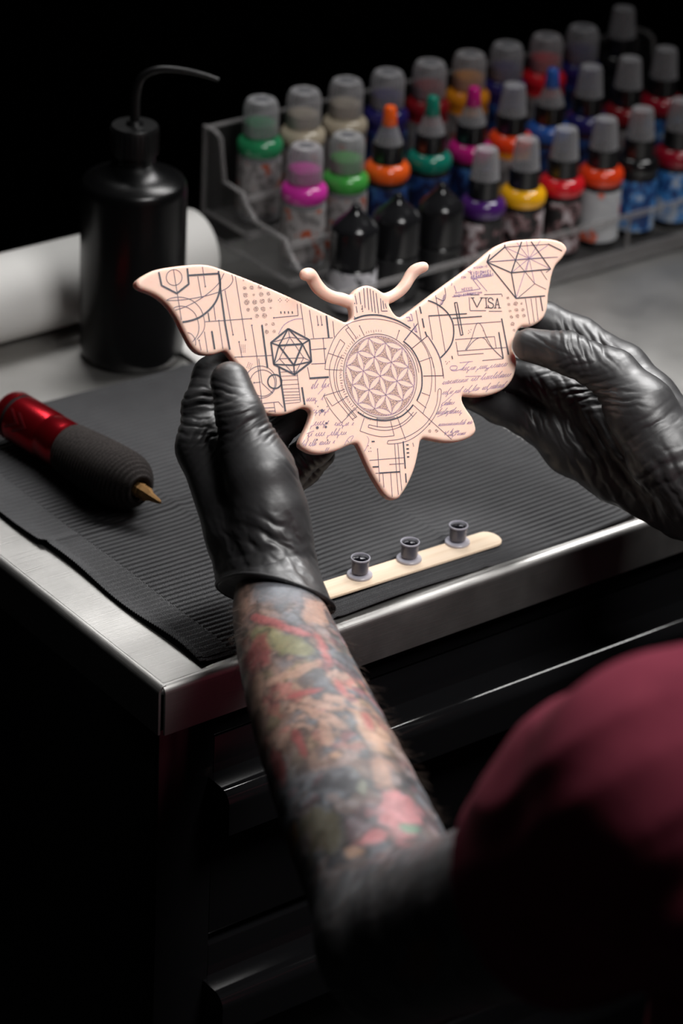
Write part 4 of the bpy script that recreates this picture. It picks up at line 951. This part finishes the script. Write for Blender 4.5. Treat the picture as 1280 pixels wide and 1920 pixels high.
# ---- right hand: seen from the palm side
Rp = [[J(1168,692,1.785,14),J(1215,750,1.775,16.5),J(1300,870,1.755,22),J(1400,1010,1.725,26)],
      [J(1150,702,1.748,13.5),J(1200,768,1.741,19.5),J(1250,850,1.739,22),J(1310,920,1.738,23)],
      [J(1070,742,1.790,12.5),J(1180,840,1.780,15),J(1290,920,1.762,18)],
      [J(1040,808,1.795,12.5),J(1150,870,1.785,14),J(1290,935,1.765,18),J(1390,1030,1.735,22)],
      [J(1065,848,1.797,12),J(1150,900,1.788,12.5),J(1275,955,1.770,16.5)]]
Rf = [[J(1150,702,1.748,13.5),J(1062,661,1.749,12),J(992,647,1.7570,9.8)],
      [J(1168,692,1.785,14),J(1085,634,1.797,12.4),J(1020,602,1.797,11.2),J(955,580,1.7855,9.5)],
      [J(1070,742,1.790,12.5),J(1005,716,1.791,10.6),J(950,700,1.780,9.6),J(905,690,1.7705,8.8)],
      [J(1040,808,1.795,12.5),J(985,782,1.799,10.8),J(935,762,1.786,9.8),J(885,740,1.765,8.8)],
      [J(1065,848,1.797,12),J(1005,800,1.815,9.6),J(955,770,1.812,8.8),J(910,750,1.800,7.8)]]
lo_, hi_ = bounds(Rp+Rf)
cpr = atd(1370,985,1.74); cnr = np.array([0.30, -0.92, -0.25]); cnr /= np.linalg.norm(cnr)
me = sdf_mesh('glove', glove_fn(Rp, Rf, cpr, cnr), lo_, hi_, 0.0011)
me = subdiv(me, 1)
RFE = [(1090,640,72,40,34,17,0.9),(1062,630,80,30,20,15,0.6),(1135,655,60,34,22,18,0.7),(1100,735,-8,55,26,14,1.0),(1140,745,8,50,24,16,1.0),(1060,690,-12,60,16,16,0.5),
       (1075,800,68,95,40,20,1.1),(1120,850,62,90,50,22,1.2),(1180,900,50,70,50,28,1.0),(1215,800,-30,50,26,18,0.5),(1240,880,-25,60,40,24,0.6),(1265,930,60,80,50,30,0.9),(1230,960,75,60,40,26,0.8),(1290,880,-30,60,40,30,0.6),
       (1010,735,65,30,20,13,0.8),(1000,790,70,30,25,14,0.8),(1020,640,30,50,14,14,0.4)]
folds(me, RFE, 11)
gr = pobj('glove', me, M_GLOVE); gr['label'] = 'black nitrile glove on the right hand'

# ---- body: both arms and the chest, one surface
LA = [J(505,1095,1.653,15),J(521,1150,1.634,23.6),J(571,1300,1.580,30),J(652,1500,1.515,35),J(738,1700,1.455,37.5),J(757,1765,1.445,39)]
LU = [J(757,1765,1.445,40),J(1050,1665,1.32,42),J(1330,1525,1.20,50)]
shl = LU[-1][0]; shr = np.array([0.335, -0.47, 0.215])
RA = [(atd(1355,965,1.742), 0.024), W(0.36, -0.20, 0.050, 0.034), W(0.405, -0.315, 0.025, 0.038)]
RU = [W(0.405, -0.315, 0.025, 0.040), W(0.37, -0.39, 0.12, 0.046), (shr, 0.057)]
TO = [[(shl, 0.050), W(0.06, -0.485, 0.225, 0.055), W(0.13, -0.49, 0.235, 0.06), W(0.21, -0.485, 0.225, 0.055), (shr, 0.050)], [W(0.06, -0.485, 0.14, 0.10), W(0.055, -0.49, -0.16, 0.10)], [W(0.20, -0.485, 0.14, 0.10), W(0.205, -0.49, -0.16, 0.10)]]
def finer(ch, sub=4): return [(q[:3], q[3]) for q in catmull([(*p, r) for p, r in ch], sub)]
LAf, LUf = finer(LA), finer(LU, 3)
def body_fn(P):
    d = chain(P, LAf, 0.004); d = smin(d, chain(P, LUf, 0.004), 0.010)
    t = None
    for ch in TO: c = chain(P, ch, 0.02); t = c if t is None else smin(t, c, 0.03)
    r = smin(chain(P, RA, 0.02), chain(P, RU, 0.02), 0.010)
    d = smin(smin(d, t, 0.015), r, 0.02)
    return np.maximum(d, -(P[..., 2]+0.22))
lo_, hi_ = bounds([LA, LU, RA, RU]+TO); lo_[2] = max(lo_[2], -0.23)
me = sdf_mesh('body', body_fn, lo_, hi_, 0.0034)
me = subdiv(me, 1)
# tattoo sleeve as pigment in the skin
v = verts(me); xy, dep = view_xy(v)
SK = np.array([0.46, 0.235, 0.150]); GR = np.array([0.088, 0.090, 0.104]); BG = np.array([0.155, 0.170, 0.200]); RD = np.array([0.42, 0.055, 0.060]); PK = np.array([0.60, 0.15, 0.17]); OL = np.array([0.19, 0.185, 0.060]); PE = np.array([0.56, 0.30, 0.17]); DK = np.array([0.030, 0.030, 0.032]); GN = np.array([0.05, 0.30, 0.16]); BR_ = np.array([0.125, 0.105, 0.055])
def mixc(c, k, m): return c*(1-m[:, None])+k*m[:, None]
def ss(x, a, b): t = np.clip((x-a)/(b-a), 0, 1); return t*t*(3-2*t)
wv = v+0.016*np.stack([fbm(v*55, 31, 3), fbm(v*55, 41, 3), fbm(v*55, 51, 3)], -1)
na, nb_, nc_, nd = fbm(wv*95, 61, 3), fbm(wv*105, 71, 3), fbm(wv*75, 81, 3), fbm(wv*170, 91, 2)
col = np.repeat(GR[None], len(v), 0)
col = mixc(col, BG, ss(nd, 0.50, 0.62)*0.6)
offs = (xy[:, 0]-(500+(xy[:, 1]-1090)*0.378))
warm = ss(-offs+60*(nc_-0.5)*2, -25, 55)*(1-ss(xy[:, 1], 1370, 1480))
col = mixc(col, SK*0.72, warm*0.75)
upz = np.exp(-((xy[:, 1]-1310)/95.0)**2)
col = mixc(col, SK, ss(na+0.03*upz, 0.53, 0.60)*(0.18+0.62*upz))
col = mixc(col, OL, ss(nc_, 0.58, 0.64)*0.5*upz)
col = mixc(col, RD, ss(nb_, 0.58, 0.64)*(0.12+0.4*upz))
line = np.exp(-((na-0.535)/0.010)**2)+np.exp(-((nb_-0.565)/0.008)**2)
col = mixc(col, DK*1.3, np.clip(line, 0, 1)*(0.2+0.4*upz))
def blob(cx, cy, rx_, ry_, ang, c, soft_=0.42, str_=0.8, edge=True):
    global col
    a = math.radians(ang); e = xy-np.array([cx, cy]); u = (e[:, 0]*math.cos(a)+e[:, 1]*math.sin(a))/rx_; w_ = (-e[:, 0]*math.sin(a)+e[:, 1]*math.cos(a))/ry_
    q = np.sqrt(u*u+w_*w_)+(na-0.5)*1.6+(nd-0.5)*0.8
    if edge: col = mixc(col, DK*1.5, np.exp(-((q-1.08)/0.10)**2)*0.55)
    col = mixc(col, c, (1-ss(q, 1-soft_, 1+soft_*0.3))*str_)
for b_ in [(436,1130,36,62,8,SK*0.8),(540,1108,66,36,8,BG),(592,1150,20,40,-25,SK),(500,1163,34,9,12,RD),(548,1182,36,7,15,RD),(525,1205,60,20,15,OL*1.2),(476,1232,40,26,-35,RD*0.8),(605,1215,9,40,-25,RD),(540,1265,70,9,-22,SK),(480,1300,14,40,10,SK),
           (560,1302,48,7,-14,RD),(640,1290,9,30,-35,RD),(600,1340,60,12,25,SK),(612,1375,12,26,-20,SK),(560,1390,10,34,-25,RD*0.9),(700,1372,24,62,-32,PE),(690,1350,10,24,-20,RD),(631,1416,19,9,0,PE),(722,1448,26,36,-30,SK*0.9),(680,1480,9,17,0,np.array([0.25,0.27,0.2])),(598,1560,40,48,25,BR_),(745,1530,44,46,-28,PK),(700,1570,40,16,-25,PK),(768,1553,24,9,5,GN),(664,1598,22,12,-20,PE*0.8),(545,1580,9,40,10,np.array([0.3,0.13,0.02])),
           (470,1390,14,50,-8,OL*0.7),(520,1430,12,44,-14,RD*0.7),(655,1250,12,40,-30,GR)]: blob(*b_)
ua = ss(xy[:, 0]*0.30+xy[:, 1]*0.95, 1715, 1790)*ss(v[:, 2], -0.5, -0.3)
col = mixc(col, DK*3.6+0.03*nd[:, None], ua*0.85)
blob(790, 1790, 34, 52, 10, np.array([0.26, 0.085, 0.012]), 0.5, 0.9, False)
far = ss(xy[:, 0], 1250, 1300); col = mixc(col, SK, far*0.9)
lum = col@np.array([0.3, 0.5, 0.2]); col = (col*0.66+lum[:, None]*0.34)*(0.86+0.35*(nd[:, None]-0.5)*2)
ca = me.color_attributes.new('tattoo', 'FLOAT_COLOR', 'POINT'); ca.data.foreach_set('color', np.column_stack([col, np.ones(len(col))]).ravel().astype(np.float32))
def skin_mat():
    m = pmat('tattooed_skin', (0.4, 0.2, 0.14), 0.48, 0.0, Specular_IOR_Level=0.38, Subsurface_Weight=0.12, Subsurface_Scale=0.003); t = NT(m)
    a = t.n('ShaderNodeVertexColor'); a.layer_name = 'tattoo'
    n = t.noise(t.coords(), 420, 4, 0.65); mx = t.n('ShaderNodeMix', _data_type='RGBA', _blend_type='MULTIPLY'); mx.inputs['Factor'].default_value = 0.55
    t.l(a.outputs['Color'], mx.inputs['A']); t.l(t.ramp(n, [(0.3, (0.62, 0.60, 0.60)), (0.65, (1.15, 1.12, 1.1))]), mx.inputs['B']); t.l(mx.outputs['Result'], t.b.inputs['Base Color'])
    t.bump(t.noise(t.coords(), 1300, 3, 0.6), 0.18, 0.0005); return m
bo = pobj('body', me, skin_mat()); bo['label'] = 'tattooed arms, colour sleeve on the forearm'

# fine dark hair along the outer side of the forearm
hv = verts(me); hn = normals(me); hxy, _d = view_xy(hv)
rs = np.random.RandomState(4)
cand = np.where((hxy[:, 1] > 1100) & (hxy[:, 1] < 1560) & (hxy[:, 0] < 900) & ((hn@RIGHT > 0.55) | ((hn@RIGHT < -0.5) & (hxy[:, 1] < 1250))) & (hv[:, 2] < 0.2))[0]
pick = rs.choice(cand, 420, replace=False); vv = []; ff = []
axd = LA[3][0]-LA[1][0]; axd /= np.linalg.norm(axd)
for i in pick:
    p, n_ = hv[i], hn[i]; L_ = 0.006+0.007*rs.rand(); dr = axd*0.8+n_*(0.35+0.3*rs.rand())+rs.randn(3)*0.22; dr /= np.linalg.norm(dr)
    sd2 = np.cross(dr, n_); sd2 /= np.linalg.norm(sd2)+1e-9; up2 = np.cross(sd2, dr); b0 = len(vv); mid = p+dr*L_*0.55+n_*0.0006; end = p+dr*L_-n_*0.0006
    for c_, r_ in ((p-n_*0.0003, 0.00009), (mid, 0.00007)): vv += [c_+sd2*r_, c_-sd2*0.5*r_+up2*0.87*r_, c_-sd2*0.5*r_-up2*0.87*r_]
    vv.append(end)
    for k in range(3): ff += [(b0+k, b0+(k+1) % 3, b0+3+(k+1) % 3, b0+3+k), (b0+3+k, b0+3+(k+1) % 3, b0+6)]
M_HAIR = pmat('dark_brown_hair', (0.035, 0.018, 0.010), 0.5); _t = NT(M_HAIR); _t.bump(_t.noise(_t.coords(), 2000, 1), 0.05, 0.0001)
tag(obj('arm_hair', mesh('arm_hair', vv, ff, True), M_HAIR, bo), 'fine dark hair on the forearm', kind='stuff')

# ---- T-shirt
SLc = [J(830,1730,1.412,47),J(1050,1660,1.32,50),J(1200,1580,1.258,56),J(1330,1505,1.20,63)]
SRc = [W(0.395, -0.335, 0.05, 0.054), W(0.37, -0.39, 0.12, 0.058), (shr, 0.066)]
TSh = [[(a, r+0.009) for a, r in ch] for ch in TO]
hem_n = SLc[0][0]-SLc[1][0]; hem_n /= np.linalg.norm(hem_n); hem_p = atd(1055,1655,1.317)
hem_n2 = SRc[0][0]-SRc[1][0]; hem_n2 /= np.linalg.norm(hem_n2); hem_p2 = np.array([0.385, -0.355, 0.075])
def shirt_fn(P):
    l = np.maximum(chain(P, SLc, 0.02), (P-hem_p.astype(np.float32))@hem_n.astype(np.float32))
    r = np.maximum(chain(P, SRc, 0.02), (P-hem_p2.astype(np.float32))@hem_n2.astype(np.float32))
    t = None
    for ch in TSh: c = chain(P, ch, 0.02); t = c if t is None else smin(t, c, 0.04)
    d = smin(smin(l, t, 0.015), r, 0.02)
    return np.maximum(d, -(P[..., 2]+0.24))
lo_, hi_ = bounds([SLc, SRc]+TSh); lo_[2] = max(lo_[2], -0.25)
me = sdf_mesh('t_shirt', shirt_fn, lo_, hi_, 0.0045)
me = subdiv(me, 1)
v = verts(me); n = normals(me); xy, dep = view_xy(v)
def ridge(x, p=1.0): return (1-np.abs(2*x-1))**p
q = v*np.array([9., 9., 9.]); sx = (xy[:, 0]*0.55+xy[:, 1]*0.83)/150.0; sy = (xy[:, 0]*0.83-xy[:, 1]*0.55)/520.0
f1 = vnoise(np.stack([sx+2*fbm(q, 5, 2), sy, np.full(len(v), 0.5)], -1), 7); f2 = vnoise(np.stack([sx*1.9+1.5*fbm(q*1.3, 6, 2)+9, sy*1.7+3, np.full(len(v), 2.5)], -1), 8)
hemz = np.clip(((hem_p-v)@hem_n)/0.03, 0, 1)
disp = (0.0125*(ridge(f1)-0.5)+0.0055*(ridge(f2)-0.5))*(0.25+0.75*hemz)
# stitched hem groove
hd = (hem_p-v)@hem_n; disp -= 0.0010*np.exp(-((hd-0.018)/0.0016)**2)*(xy[:, 0] < 1250)
set_verts(me, v+n*disp[:, None])
M_SHIRT = pmat('maroon_cotton', (0.27, 0.042, 0.075), 0.88, 0.0, Specular_IOR_Level=0.15); _t = NT(M_SHIRT)
_t.bump(_t.noise(_t.coords(), 1500, 2), 0.4, 0.0005); _t.l(_t.ramp(_t.noise(_t.coords(), 50, 3), [(0.3, (0.25, 0.038, 0.068)), (0.7, (0.31, 0.050, 0.085))]), _t.b.inputs['Base Color'])
pobj('t_shirt', me, M_SHIRT)['label'] = 'maroon cotton T-shirt with short sleeve'
